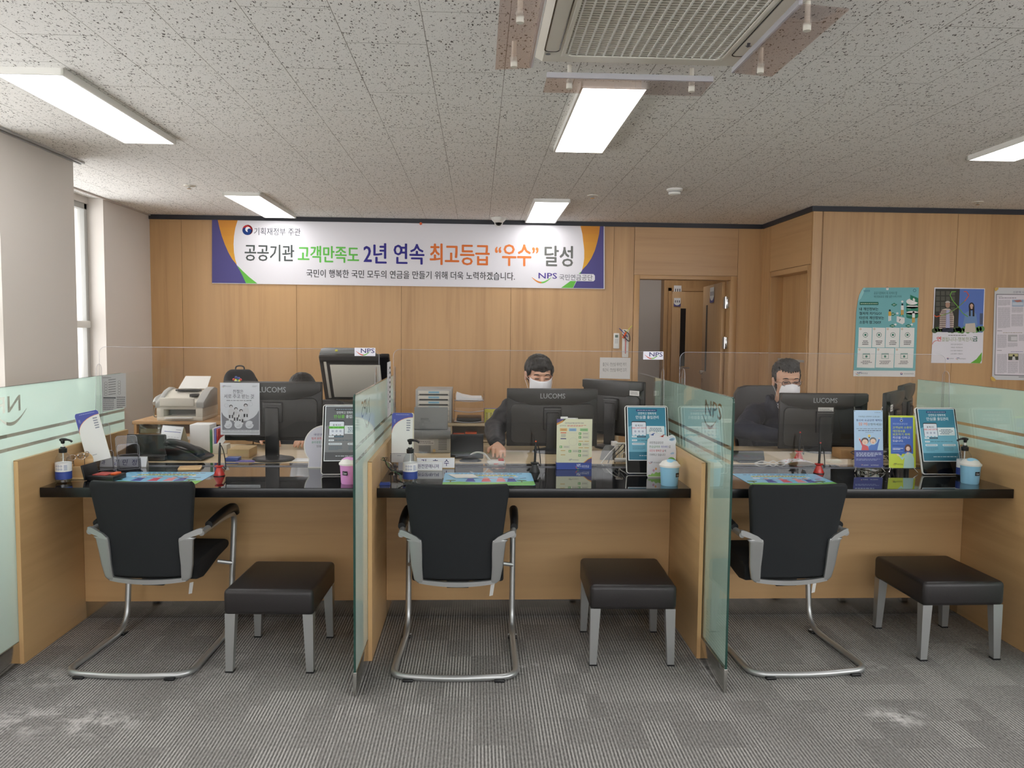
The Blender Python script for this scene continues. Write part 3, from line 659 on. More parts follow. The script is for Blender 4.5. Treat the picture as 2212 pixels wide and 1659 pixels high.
s.rect(612,222,640,250,(232,232,226),5,6); s.ring(626,222,10,4,(60,60,60),5,10)
tag(s.build('poster'),'turquoise poster with curled corner, on the right-hand wood wall','poster')
s=Sheet(fwall)
s.poly([(1172,220),(1760,232),(1734,980),(1718,1100),(1133,1095),(1150,800)],(228,226,232),0)
s.poly([(1184,234),(1468,236),(1445,740),(1163,735)],(52,50,44),1); s.poly([(1468,236),(1750,240),(1732,742),(1445,740)],(92,120,190),1)
for i in range(4):
    for k in range(4): x=1190+i*58; y=262+k*62; s.rect(x,y,x+46,y+50,(84,84,74),2)
for i in range(9): s.circ(1175+i*34,700+random.random()*24,34,(58+random.randint(0,20),84+random.randint(0,20),50),2,30,10)
for i in range(9): s.circ(1460+i*33,698+random.random()*30,32,(96,146+random.randint(-14,14),76),2,34,10)
s.rect(1698,520,1734,650,(80,90,116),2)
# man in a checked shirt, woman in a blue blouse
s.poly([(1225,700),(1235,520),(1262,476),(1300,465),(1350,468),(1380,500),(1398,560),(1392,700)],(206,190,176),4)
for k in range(9): s.rect(1228+k*18,480,1233+k*18,698,(92,66,70),5)
for k in range(9): s.rect(1230,490+k*24,1392,496+k*24,(92,66,70),5)
s.poly([(1308,482),(1345,480),(1352,700),(1302,700)],(176,176,206),6); s.rect(1262,690,1392,738,(36,40,58),6)
s.circ(1325,420,27,(176,140,120),6,36); s.circ(1325,398,30,(190,184,174),7,22,12,PI,2*PI)
s.poly([(1505,650),(1525,520),(1570,492),(1625,495),(1655,530),(1672,650),(1640,680),(1530,680)],(110,142,186),4); s.poly([(1532,640),(1640,632),(1655,740),(1518,740)],(200,190,176),6)
s.circ(1602,440,33,(42,34,34),5,46); s.rect(1572,440,1590,552,(42,34,34),6); s.rect(1614,440,1634,555,(42,34,34),6); s.circ(1602,440,20,(206,170,152),6,30)
hp=[(1165,540),(1190,560),(1240,548),(1330,520),(1430,460),(1520,380),(1570,310),(1540,266),(1510,268)]
for i,(a_,b_) in enumerate(zip(hp,hp[1:])): s.stroke([a_,b_],9,(226,96,58) if i<2 or i>4 else (120,150,80),8)
hp=[(1420,268),(1370,270),(1352,310),(1380,370),(1440,440),(1500,520),(1560,560)]
for a_,b_ in zip(hp,hp[1:]): s.stroke([a_,b_],9,(116,176,74),8)
s.dashes(1335,768,1545,782,1,(110,106,110),2); s.text('연',1200,790,1250,842,(214,70,54),2,.04); s.text('결됩니다-행복한지',1256,796,1612,846,(150,160,120),2); s.text('금',1616,790,1672,846,(40,100,80),2,.04)
for k,y in enumerate((872,908,945,982)): s.text(('국민의 꿈과 함께 합니다','가족같은 국민연금으로','나의 미래가 따뜻합니다','노후의 행복이 시작됩니다')[k],1360,y,1500,y+16,(110,106,112),2)
s.taeguk(1328,1044,11,2); s.text('보건복지부',1345,1038,1396,1052,(80,80,86),2); s.nps(1418,1032,1462,1056); s.text('국민연금공단',1462,1040,1538,1054,(80,80,86),2)
s.poly([(1724,970),(1718,1100),(1590,1097),(1660,1050)],(110,178,60),1); s.poly([(1734,975),(1722,1060),(1700,1099),(1720,1099)],(228,226,232),2)
hp=[(1150,880),(1156,860),(1175,842),(1200,835)]
for a_,b_ in zip(hp,hp[1:]): s.stroke([a_,b_],6,(214,84,60),2)
tag(s.build('poster'),'white poster with a photo of a man and a woman, middle of the right wall','poster')
s=Sheet(fwall)
s.poly([(1872,232),(1890,222),(2420,226),(2420,1300),(1860,1290),(1842,1262),(1852,900)],(206,206,208),0)
s.poly([(1890,296),(2400,300),(2400,1250),(1868,1238),(1880,800)],(96,96,100),1); s.poly([(1896,304),(2396,306),(2396,1242),(1874,1230),(1886,800)],(226,220,226),2)
s.text('신문에 나온 국민연금',2085,262,2380,286,(112,96,132),3); s.dashes(1912,318,1960,326,1,(90,90,90),3); s.dashes(1916,334,2120,348,1,(120,116,124),3)
for (x0,y0,x1,y1,n) in ((1908,362,2052,430,12),(1908,450,2050,690,34),(2068,450,2200,510,9),(2064,530,2200,670,22),(1900,765,2010,920,22),(2020,860,2135,910,8),(2150,765,2300,840,10),(1898,990,2012,1215,30),(2022,1075,2140,1215,20),(2150,985,2300,1215,28),(2215,450,2380,690,30)): s.dashes(x0,y0,x1,y1,n,(170,166,172),3,fill=.45,wd=.4)
s.rect(2072,362,2206,442,(150,170,196),3); s.poly([(2090,372),(2170,362),(2190,384),(2130,392)],(180,120,110),4); s.rect(2076,392,2200,430,(200,208,218),4)
s.rect(2024,768,2134,846,(178,176,178),3); s.rect(2060,790,2130,835,(214,212,214),4); s.rect(2028,986,2146,1062,(70,70,60),3); s.rect(2034,990,2140,1020,(196,188,140),4); s.circ(2090,1010,13,(60,54,50),5,n=10); s.poly([(2072,1060),(2078,1022),(2104,1022),(2112,1060)],(214,214,214),5)
s.dashes(1968,738,2190,750,1,(170,160,140),3); s.dashes(2058,958,2200,970,1,(150,140,180),3); s.dashes(1900,718,1956,728,1,(80,80,84),3); s.dashes(1898,944,1954,954,1,(80,80,84),3); s.dashes(2150,1252,2240,1264,1,(70,70,80),3)
o=s.build('notice_board_sheet'); tag(o,'sheet of pasted newspaper cuttings at the right end of the wall','poster')
for pp in ([(1866,238),(1872,225),(1912,222),(1915,240),(1880,268)],[(1818,1262),(1846,1252),(1884,1288),(1870,1310),(1835,1300)]): s=Sheet(fwall); s.poly(pp,(206,170,84),5); s.build('tape',o)
# ---------------------------------------------------------------- bits on the back wall by the door
t=thing('remote_control','white wall-mounted remote control left of the doorway','remote control',(1.435,YB-.012,1.29))
o=MB(); o.box(-.03,-.012,0,.03,.012,.16,'white_pl',.006); o.build('body',t); s=Sheet(w=60,h=160,W=.06,H=.16,step=.001); s.f=(lambda x,y,l:((x-30)/1000,-.0125-l*.0005,(160-y)/1000)); s.rect(14,18,46,46,(110,124,112),1)
for i in range(4):
    for k in range(3): s.rect(14+k*12,58+i*13,22+k*12,65+i*13,(170,170,168),1)
s.build('buttons',t)
t=thing('wall_thermometer','long white wall thermometer with clips and a pencil on top','thermometer',(1.53,YB-.012,1.2))
o=MB(); o.box(-.033,-.01,0,.033,.012,.29,'white_pl',.005); o.build('body',t); o=MB(); o.cyl((0,-.013,.04),(0,-.013,.24),.004,'red'); 
for k in range(12):
    for sx in (-1,1): o.box(sx*.014-.005,-.0115,.05+k*.016,sx*.014+.005,-.0105,.053+k*.016,'midgrey')
o.build('scale',t)
o=MB(); o.tube([(-.07,-.025,.30),(-.02,-.03,.25),(.02,-.02,.21)],.004,'blue'); o.tube([(.06,-.03,.33),(0,-.03,.26)],.004,'yellow'); o.tube(smooth_path([(-.04,-.03,.24),(0,-.04,.19),(.04,-.03,.17),(.03,-.03,.24),(-.02,-.03,.28)],4),.004,'dkgrey'); o.cyl((-.03,-.02,.2),(0,-.03,.26),.01,'orange'); tag(o.build('clip_bunch'),'bunch of clips and pens hanging on the wall thermometer','clips').location=(1.53,YB-.012,1.2)
def fnote(x,y,l):
    p=onY(x,y,YB-.004); return (p.x,YB-.004-l*.0006,p.z)
s=Sheet(fnote); s.poly([(1296,772),(1362,773),(1361,819),(1295,817)],(226,226,224),0); s.text('출근시 : 전산실 에어컨 켜기',1302,783,1353,791,(110,110,110),1); s.text('퇴근시 : 전산실 에어컨 끄기',1302,795,1353,803,(110,110,110),1)
tag(s.build('paper_notice'),'white paper note with two lines of writing, left of the doorway','notice')
# ================================================================ SERVICE COUNTER
CT=.74
def nps_hole_loops(flip):
    """outline loops of the cut-out letters and smile in (y,z)"""
    V,F,_=glyphs('NPS',.01); y0,y1,z0,z1=3.475,3.235,1.095,1.165
    V=[(y0+(y1-y0)*a,z0+(z1-z0)*c) for a,c in V]
    cnt={}
    for f in F:
        for a,c in zip(f,f[1:]+f[:1]): cnt[(a,c)]=1
    edges={a:c for (a,c) in cnt if (c,a) not in cnt}; loops=[]
    while edges:
        k=next(iter(edges)); lp=[k]; n=edges.pop(k)
        while n!=k and n in edges: lp.append(n); n=edges.pop(n)
        loops.append([V[i] for i in lp])
    up=[];dn=[]
    for k in range(17):
        t=k/16; y=3.52-.22*t; z=1.10-.055*math.sin(PI*t*.95); w_=.0015+.006*math.sin(PI*t)
        up.append((y,z+w_)); dn.append((y,z-w_))
    loops.append(up+dn[::-1]); return loops
GY0,GY1,GZ0,GZ1=3.07,4.47,.098,1.205
def film_mesh():
    cu=bpy.data.curves.new('f','CURVE'); cu.dimensions='2D'; cu.fill_mode='BOTH'
    def sp(pts):
        q=cu.splines.new('POLY'); q.points.add(len(pts)-1)
        for p,c in zip(q.points,pts): p.co=(c[0],c[1],0,1)
        q.use_cyclic_u=True
    bands=[(GZ0,.932),(.947,.99),(1.005,GZ1-.002)]
    sp([(GY0,.10),(GY1,.10),(GY1,.932),(GY0,.932)]); sp([(GY0,.947),(GY1,.947),(GY1,.990),(GY0,.990)])
    sp([(GY0,1.005),(GY1,1.005),(GY1,GZ1-.001),(GY0+.02,GZ1-.001),(GY0+.005,GZ1-.006),(GY0,GZ1-.02)])
    for l in nps_hole_loops(0): sp(l)
    o=bpy.data.objects.new('f',cu); COL.objects.link(o); me=bpy.data.meshes.new_from_object(o.evaluated_get(bpy.context.evaluated_depsgraph_get()))
    bpy.data.objects.remove(o); bpy.data.curves.remove(cu)
    for v in me.vertices: v.co=Vector((0,v.co.x,v.co.y))
    me.materials.clear(); me.materials.append(M['frost']); return me
FILM=film_mesh()
def partition(x,label,sides,rail=True):
    t=thing('glass_partition',label,'partition',(x,0,0),0,'frosted glass partitions with wooden panels')
    o=MB(); o.prism(rrect(GY0,GZ0,GY1,GZ1,.02,5,(0,0,1,1)),'X',-.004,.004,'glass')
    g=o.build('glass_panel',t)
    o=MB(); o.box(-.0045,GY0-.0008,GZ0,.0045,GY0+.0005,GZ1-.02,'gedge'); o.box(-.0042,GY0+.02,GZ1-.0004,.0042,GY1-.02,GZ1+.0006,'gedge'); o.tube([(0,GY0+.02-.02*math.cos(a_),GZ1-.02+.02*math.sin(a_)) for a_ in [k*PI/12 for k in range(7)]],.0035,'gedge'); o.build('polished_edge',g)
    f=bpy.data.objects.new('frosted_film',FILM); link(f,g); f.location.x=.0046
    for sgn in (-1,1):
        if sgn not in sides: continue
        o=MB(); a0,a1=(sgn*.0055,sgn*.0235); o.box(min(a0,a1),3.412,0,max(a0,a1),4.47,.885,'mapleY'); o.box(min(a0,a1),3.408,0,max(a0,a1),3.412,.887,'mapleE'); o.box(min(a0,a1),3.408,.885,max(a0,a1),4.47,.888,'mapleY'); o.build('wooden_panel',t)
    if rail:
        o=MB(); o.box(-.007,3.068,0,.007,3.407,GZ0,'steel',.001); o.build('base_rail',t)
    return t
D0,D1,D2,D3=-1.975,-.478,1.0175,2.56
p0=partition(D0,'frosted glass partition at the far left end, with a form sheet on it',(-1,1))
partition(D1,'frosted glass partition between the left and middle counters',(-1,1))
partition(D2,'frosted glass partition between the middle and right counters',(-1,1))
partition(D3,'frosted glass partition at the far right end, below the posters',(-1,1))
bays=[(D0+.0245,D1-.0245),(D1+.0245,D2-.0245),(D2+.0245,D3-.0245)]
nm=['left','middle','right']
CY0,CY1=3.565,4.24
for (x0,x1),n in zip(bays,nm):
    t=thing('service_counter','black polished stone counter of the %s booth, on a wooden front'%n,'counter',((x0+x1)/2,CY0,0),0,'black service counters'); hw=(x1-x0)/2-.0005; dy=-CY0
    o=MB(); o.box(-hw,0,CT-.044,hw,CY1-CY0,CT-.001,'gran',.002); o.box(-hw,.0015,CT-.001,hw,CY1-CY0-.001,CT,'stone'); o.build('worktop',t)
    o=MB(); o.box(-hw,3.945+dy,.09,hw,3.965+dy,CT-.045,'maple'); o.box(-hw,3.944+dy,.088,hw,3.966+dy,.09,'mapleE'); o.build('front_board',t)
    o=MB(); o.box(-hw,3.952+dy,0,hw,3.960+dy,.088,'kick'); o.build('kick_plate',t)
    # staff desk behind
    t=thing('staff_desk','pale wooden staff desk behind the %s counter'%n,'desk',((x0+x1)/2,4.25,0),0,'staff desks behind the counters')
    o=MB(); o.box(-hw+.03,0,.71,hw-.03,.72,.735,'deskwood',.002); o.build('desktop',t)
    for s_ in (-1,1): o=MB(); o.box(s_*(hw-.04)-.01,.02,0,s_*(hw-.04)+.01,.70,.71,'deskwood'); o.build('side_panel',t)
DZ=.735
t=thing('side_table','small pale side table behind the far right partition, carrying the edge-on monitors','table',(2.74,4.85,0)); o=MB(); o.box(-.225,-.36,.71,.2,.36,.735,'deskwood',.002); o.build('table_top',t)
for s_ in (-1,1): o=MB(); o.box(s_*.19-.01,-.34,0,s_*.19+.01,.34,.71,'deskwood'); o.build('side_panel',t)
# ---------------------------------------------------------------- clear acrylic screens
SY=4.142
def screen(x0,x1,label,finl,finr,stick):
    t=thing('acrylic_screen',label,'sneeze guard',((x0+x1)/2,SY,CT),0,'clear acrylic counter screens'); hw=(x1-x0)/2; H_=.618
    o=MB(); o.prism(rrect(-hw,.0006,hw,H_,.035,6,(0,0,1,1)),'Y',-.002,.002,'acr'); p_=o.build('clear_sheet',t)
    pts=[(x,-.0,z) for x,z in rrect(-hw,.0006,hw,H_,.035,6,(0,0,1,1))]
    o=MB(); o.tube(pts,.0011,'acredge',4,closed=True); o.build('polished_edge',p_)
    o=MB(); o.box(-hw,-.012,.0006,hw,.012,.004,'acr2'); o.box(-hw,-.012,.0006,hw,-.0095,.0045,'acredge'); o.build('foot_strip',t)
    for on,x in ((finl,-hw+.012),(finr,hw-.012)):
        if not on: continue
        pr=[(-.10,.004),(-.002,.004),(-.002,.50)]+[( -.032+.030*math.cos(a_),.50+.030*math.sin(a_)) for a_ in [k*PI/10 for k in range(11)]]+[(-.062,.50)]
        o=MB(); o.prism(pr,'X',x-.002,x+.002,'acr'); f=o.build('side_fin',t)
        o=MB(); o.tube([(x,a_,c_) for a_,c_ in pr],.001,'acredge',4,closed=True); o.build('polished_edge',f)
    if stick:
        s=Sheet(f=lambda x,y,l:(x,-.0028-l*.0003,y)); sx,sz=stick
        s.poly([(sx,sz),(sx+.108,sz),(sx+.108,sz-.043),(sx,sz-.043)],(228,226,236),0)
        s.text('NPS',sx+.033,sz-.027,sx+.103,sz-.004,(36,30,100),1,.03)
        for k in range(16):
            g=lambda q:(sx+.008+.074*q,sz-.018-.020*math.sin(PI*q)); a_,b_=g(k/16),g((k+1)/16); s.stroke([a_,b_],.0012+.0045*math.sin(PI*(k+.5)/16),(206,70,38) if k<8 else (112,180,60),1)
        return t,s
    return t,None
def stickered(x0,x1,label,fl,fr,st):
    t,s=screen(x0,x1,label,fl,fr,st)
    if s: s.build('logo_sticker',t,'printg')
# Sheet.text flips y (y grows downwards); here z grows upwards, so swap the bounds
_old=Sheet.text
def text_up(s,txt,x0,y0,x1,y1,col,L=2,bold=0.0,slope=0): return _old(s,txt,x0,y1,x1,y0,col,L,bold,slope) if getattr(s,'up',0) else _old(s,txt,x0,y0,x1,y1,col,L,bold,slope)
Sheet.text=text_up
_oi=Sheet.__init__
def _init(s,f=None,**k): _oi(s,f,**k); s.up=1 if (f is not None and f(0,1,0)[2]>f(0,0,0)[2]) else 0
Sheet.__init__=_init
xa=(bays[0][0]+.004,bays[0][1]-.012); stickered(xa[0],xa[1],'clear acrylic screen on the left counter, logo sticker at its top right',1,1,(-.641-(xa[0]+xa[1])/2,.625))
xa=(bays[1][0]+.014,bays[1][1]-.004); stickered(xa[0],xa[1],'clear acrylic screen on the middle counter, logo sticker at its top right',1,1,(.878-(xa[0]+xa[1])/2,.620))
xa=(bays[2][0]+.034,bays[2][1]-.012); stickered(xa[0],xa[1],'clear acrylic screen on the right counter, without a sticker',1,1,None)
# form sheet on the far left glass
def fg(x,y,l): p=onX(x,y,D0+.0075); return (p.x+l*.0004,p.y,p.z)
s=Sheet(fg); s.poly([(218.5,812),(272,806),(272.5,880),(221,890)],(216,218,222),0)
s.dashes(222,815,240,817,1,(70,70,76),1)
for k in range(7): s.stroke([(234,821+k*5.2),(250,819+k*5.2)],1.1,(70,72,80),1)
for x in (224,253):
    for k in range(5): s.ring(x+4.5,828+k*6-(x-224)*.1,3.4,.6,(120,122,130),1,8)
s.rect(223,858,250,861,(90,92,100),1); s.dashes(223,862,246,886,6,(140,142,150),1); s.dashes(252,856,270,882,6,(120,122,130),1)
o=s.build('form_sheet'); tag(o,'printed form sheet stuck on the far left glass partition','notice')
# narrow calendar strip stuck on the left-middle glass (seen edge-on beside the fin)
def fg(x,y,l): return (D1+.0075+l*.0004,4.30-x,y)
s=Sheet(fg); s.rect(0,1.0,.17,1.29,(220,220,224),0); 
for k in range(8): s.rect(.02,1.25-k*.026,.07,1.262-k*.026,(60,60,66),1)
for k in range(5): s.ring(.12,1.06+k*.045,.015,.003,(90,92,110),1,10)
tag(s.build('form_sheet'),'white printed sheet stuck on the glass beside the middle counter leaflets','notice')
# ---------------------------------------------------------------- visitor chairs
def chair():
    t=thing('visitor_chair','x','chair',(0,0,0),0,'black visitor chairs with silver cantilever frames')
    ZB=.37
    yc=lambda x,z:.215-.17*(z-.35)-.0*x+.55*x*x
    o=MB()
    rows=[(.362,-.150,.150),(.37,-.172,.172),(.42,-.180,.180),(.5,-.190,.190),(.56,-.2,.2),(.62,-.207,.207),(.70,-.217,.217),(.765,-.226,.226),(.785,-.224,.224),(.797,-.214,.214)]
    o.slab(rows,lambda x,z:yc(x,z)+.012,.034,'mesh_fab',14,.008); o.build('backrest',t)
    o=MB(); yb=lambda x,z:yc(x,z)-.012
    for s_ in (-1,1):
        ins=[(.345,.150,.172),(.36,.150,.190),(.42,.153,.202),(.48,.152,.207),(.535,.153,.213),(.548,.156,.225)]
        o.slab([(z,min(s_*a_,s_*c_),max(s_*a_,s_*c_)) for z,a_,c_ in ins],yb,.016,'silver',4,.004)
        arm=[(.161,.535,.548),(.178,.541,.562),(.2,.548,.572),(.225,.556,.583),(.243,.562,.588),(.252,.567,.586)]
        # wing: loft along x
        tb=bmesh.new(); F=[];B=[]
        for x,zl,zh in arm:
            y=yb(x,.55); F.append([tb.verts.new((s_*x,y+.008,zz)) for zz in (zl,zh)]); B.append([tb.verts.new((s_*x,y-.008,zz)) for zz in (zl,zh)])
        for i in range(len(arm)-1):
            tb.faces.new((F[i][0],F[i+1][0],F[i+1][1],F[i][1])); tb.faces.new((B[i][0],B[i][1],B[i+1][1],B[i+1][0]))
            tb.faces.new((F[i][1],F[i+1][1],B[i+1][1],B[i][1])); tb.faces.new((F[i][0],B[i][0],B[i+1][0],F[i+1][0]))
        tb.faces.new((F[-1][0],B[-1][0],B[-1][1],F[-1][1])); tb.faces.new((F[0][0],F[0][1],B[0][1],B[0][0]))
        bmesh.ops.recalc_face_normals(tb,faces=tb.faces); o._add(tb,'silver')
    tb=[]
    rows=[(.331,-.10,.10),(.338,-.152,.152),(.352,-.152,.152)]
    nb=16; bmx=bmesh.new(); ring=[]
    for k in range(nb+1):
        x=-.168+.336*k/nb; c=1-(x/.17)**2; zl=.345-.012*c; zh=.362-.008*c if abs(x)<.15 else .37
        y=yb(x,.35); ring.append([bmx.verts.new((x,y+.008,zl)),bmx.verts.new((x,y+.008,zh)),bmx.verts.new((x,y-.008,zh)),bmx.verts.new((x,y-.008,zl))])
    for a_,c_ in zip(ring,ring[1:]):
        for q in range(4): bmx.faces.new((a_[q],a_[(q+1)%4],c_[(q+1)%4],c_[q]))
    bmx.faces.new(ring[0]); bmx.faces.new(ring[-1][::-1]); bmesh.ops.recalc_face_normals(bmx,faces=bmx.faces); o._add(bmx,'silver')
    o.build('back_bracket',t)
    # seat: wedge cushion with waterfall front
    o=MB(); sec=[(.225,.345),(.23,.415),(.27,.43),(.45,.445),(.60,.44),(.645,.425),(.655,.405),(.64,.388),(.5,.375),(.36,.345),(.3,.335)]
    o.prism([(y*.9+.052,z-.004) for y,z in sec],'X',-.205,.205,'seat_fab',bev=.012); o.build('seat',t)
    o=MB(); o.box(-.05,.26,.308,.05,.42,.345,'black_pl',.004); o.build('tilt_housing',t)
    # frame: arm, front leg, floor runner and rear bar, one bent tube per side joined at the back
    path=[]
    for s_ in (1,):
        L_=[(-.250,.235,.572),(-.252,.40,.580),(-.252,.575,.572),(-.250,.49,.0140),(-.235,.0,.0140)]
    pl=[(-.245,.20,.566),(-.252,.40,.578),(-.252,.585,.570),(-.25,.515,.0140),(-.262,.012,.0140),(0,-.015,.0140),(.262,.012,.0140),(.25,.515,.0140),(.252,.585,.570),(.252,.40,.578),(.245,.20,.566)]
    pf=fillet(pl,[.05,.06,.11,.075,.10,.075,.11,.06,.05],8)
    o=MB(); o.tube(pf,.0138,'silver',12)
    for s_ in (-1,1): o.tube([(s_*.251,.545,.33),(s_*.19,.52,.345)],.010,'silver',8)
    o.build('cantilever_frame',t)
    for s_ in (-1,1):
        o=MB(); o.tube(smooth_path([(s_*.251,.27,.585),(s_*.253,.38,.598),(s_*.253,.50,.604),(s_*.253,.575,.594),(s_*.252,.605,.562)],5),[.017+.004*math.sin(PI*k/20) for k in range(21)],'black_pl',12); o.build('armrest_pad',t)
    for s_ in (-1,1):
        for y in (.02,.46):
            o=MB(); o.box(s_*(.19 if y<.1 else .252)-.022,y-.012 if y>.1 else -.022,0,s_*(.19 if y<.1 else .252)+.022,y+.03 if y>.1 else .02,.012,'black_pl',.004); o.build('glide',t)
    s=Sheet(f=lambda x,y,l:(x,.30-l*.0004,y)); s.poly([(.148,.31),(.166,.315),(.158,.262),(.142,.258)],(210,210,206),0); s.build('label_tag',t)
    return t
c0=chair(); c0.location=(-.088,3.205,0); c0.rotation_euler=(0,0,R(-1.5)); c0['label']='black visitor chair at the middle counter, seen straight from behind'
dup(c0,(1.44,3.215,0),R(4),'black visitor chair at the right counter, partly behind the glass partition')
dup(c0,(-1.455,3.255,0),R(-3),'black visitor chair at the left counter, its right armrest fully in view')
# ---------------------------------------------------------------- low stools
def stool():
    t=thing('low_stool','x','stool',(0,0,0),0,'square black leather stools')
    o=MB(); o.box(-.19,-.215,.252,.19,.215,.362,'leather',.020,4)
    for v in o.bm.verts:
        if v.co.z>.345: v.co.z+=.006*(1-(v.co.x/.19)**2)*(1-(v.co.y/.215)**2)
    o.build('seat_cushion',t)
    o=MB(); o.tube([(x,y,.349) for x,y in rrect(-.186,-.211,.186,.211,.02)],.0022,'leather',6,closed=True); o.build('seam_piping',t)
    for sx in (-1,1):
        for sy in (-1,1):
            o=MB(); n0=0
            for (w0,w1) in ((.022,.015),):
                tb=bmesh.new(); cx,cy=sx*.165,sy*.19
                def ringv(z,hw,o_=0): return [tb.verts.new((sx*(.186-hw*2*(1-a_)),sy*(.208-hw*2*(1-b_)),z)) for a_,b_ in ((0,0),(1,0),(1,1),(0,1))]
                A=ringv(.006,w1); B=ringv(.256,w0)
                tb.faces.new(A); tb.faces.new(B)
                for k in range(4): tb.faces.new((A[k],A[(k+1)%4],B[(k+1)%4],B[k]))
                bmesh.ops.recalc_face_normals(tb,faces=tb.faces); o._add(tb,'silver')
            l=o.build('leg',t)
            o=MB(); o.box(sx*.171-.0165,sy*.193-.0165,0,sx*.171+.0165,sy*.193+.0165,.007,'black_pl'); o.build('foot_cap',l)
    return t
s0=stool(); s0.location=(.692,3.54,0); s0.rotation_euler=(0,0,R(-1.5)); s0['label']='black leather stool at the middle counter, square to the view'
dup(s0,(-.865,3.50,0),R(-2),'black leather stool right of the left chair, next to the glass partition')
dup(s0,(2.18,3.57,0),R(1),'black leather stool right of the right chair, at the end wall panel')
# ================================================================ MONITORS AND OFFICE MACHINES
def monitor(label,x,y,zb,w_,h_,rz,logo=True,vesa=True,base=True,yb=0,tag_=None):
    t=thing('computer_monitor',label,'monitor',(x,y,DZ),rz,'black computer monitors'); z0=zb-DZ; z1=z0+h_; hw=w_/2
    o=MB(); o.box(-hw,-.004,z0,hw,.018,z1,'black_pl',.005)
    o.prism(rrect(-hw+.025,z0+.02,hw-.025,z1-.09,.03),'Y',-.016,0,'dkgrey',bev=.006)
    # upper band with a bowed lower edge
    band=[(-hw+.004,z1-.003),(-hw+.004,z1-.05),(-hw+.05,z1-.075),(-hw+.12,z1-.092)]+[(hw*.45*(-1+2*k/8),z1-.098) for k in range(9)]+[(hw-.12,z1-.092),(hw-.05,z1-.075),(hw-.004,z1-.05),(hw-.004,z1-.003)]
    o.prism(band,'Y',-.024,0,'dkgrey',bev=.005); hs=o.build('screen_housing',t)
    o=MB(); o.prism(rrect(-hw+.008,z0+.015,hw-.008,z1-.008,.003),'Y',.0181,.0192,'black_gl'); o.build('screen',t)
    if logo:
        s=Sheet(f=lambda X,Y,l:(X,-.0245-l*.0003,Y)); s.text('LUCOMS',-.074,z1-.058,.074,z1-.028,(160,164,168),1,.03); s.build('logo',t)
    o=MB(); o.box(-.055,-.034,z0+.10,.055,-.012,z1-.11,'black_pl',.008); o.box(-.038,-.045,.02,.038,-.022,z1-.14,'black_pl',.008)
    if vesa: o.box(-.05,-.036,z1-.122,.05,-.034,z1-.119,'midgrey')
    o.build('stand_column',t)
    if base:
        o=MB(); pr=[(.112,.0),(.115,.006),(.11,.014),(.075,.020),(.05,.026),(0,.027)]; o.lathe(pr,'black_pl',28,Matrix.Translation((0,-.01+yb,0))@Matrix.Diagonal((1,.78,1,1))); o.build('base',t)
    if tag_:
        s=Sheet(f=lambda X,Y,l:(X,tag_[4]-l*.0003,Y)); s.rect(tag_[0],tag_[1],tag_[2],tag_[3],(224,224,222),0); s.dashes(tag_[0]+.008,tag_[1]+.006,tag_[2]-.008,tag_[3]-.006,2,(150,150,150),1); s.build('paper_label',t)
    return t
monitor('black monitor on the left desk, half hidden behind a hanging black-and-white leaflet',-1.122,4.375,.842,.535,.327,0)
monitor('black monitor in front of the man with black fringe, white tab on its stand',.452,4.70,.770,.548,.348,0,tag_=(.045,.188,.15,.212,-.0465))
monitor('black monitor in front of the man with glasses, white label under its logo',2.137,4.75,.752,.552,.346,0,tag_=(-.045,.248,.052,.277,-.0255))
monitor('black monitor turned to the left behind the flow-chart card, white label on its corner',.85,4.88,.815,.46,.345,R(-45),logo=False,tag_=(.14,.34,.21,.37,-.0255))
monitor('black monitor seen almost edge-on beside the far right partition, white label on it',2.56,4.72,.775,.42,.34,R(50),logo=False,tag_=(-.195,.27,-.13,.31,-.0255))
monitor('second edge-on black monitor, further back at the far right',2.85,5.10,.80,.42,.335,R(52),logo=False)
# leaflet hanging on the left monitor
def fl(x,y,l): # crop px 760x1145 -> .208 x .285
    return ((x/760-.5)*.212,-l*.0003-.004*math.sin(PI*max(0,(y-900))/490),-(y/1145)*.285)
s=Sheet(fl)
for k in range(8): s.rect(0 if k==0 else 0,1145*k/8,760,1145*(k+1)/8,(214,218,226),0)
s.nps(30,60,110,100); s.text('국민연금공단',115,62,215,92,(120,122,130),2); s.dashes(620,60,720,92,2,(140,142,150),2)
s.text('친절은',245,150,445,235,(118,120,132),2,.02); s.text('서로 주고 받는 것',75,250,650,345,(118,120,132),2,.02)
s.dashes(120,375,600,405,1,(140,142,150),2); s.poly([(20,640),(60,720),(110,770),(160,800),(220,830),(320,850),(420,850),(520,830),(640,760),(700,690),(745,600),(745,1040),(35,1040)],(126,128,138),1)
for cx,cy,r in ((115,500,40),(585,470,42)): s.ring(cx,cy,r,3,(160,164,172),2,14)
for cx,cy,hr in ((205,520,34),(300,575,34),(400,615,34),(490,495,38)):
    s.circ(cx,cy,hr,(46,46,50),3,hr*1.05,14); s.circ(cx+2,cy+12,hr*.72,(206,204,208),4,hr*.85,12)
    s.poly([(cx-62,cy+150),(cx-50,cy+70),(cx,cy+48),(cx+52,cy+70),(cx+66,cy+160),(cx+30,cy+210),(cx-40,cy+205)],(206,208,214),2)
    s.rect(cx-44,cy+190,cx-12,cy+260,(66,66,72),3); s.rect(cx+10,cy+190,cx+38,cy+262,(66,66,72),3); s.rect(cx-44,cy+258,cx-14,cy+350-hr,(216,218,224),3); s.rect(cx+10,cy+258,cx+38,cy+350-hr,(216,218,224),3)
for cx,tt in ((145,'인사'),(345,'미소'),(560,'경청, 배려')): s.circ(cx,920,80,(212,216,224),4,88,20); s.text(tt,cx-44,914,cx+44,938,(96,98,106),5); s.ring(cx,872,11,3,(120,122,130),5,8); s.dashes(cx-38,950,cx+38,968,1,(140,142,150),5)
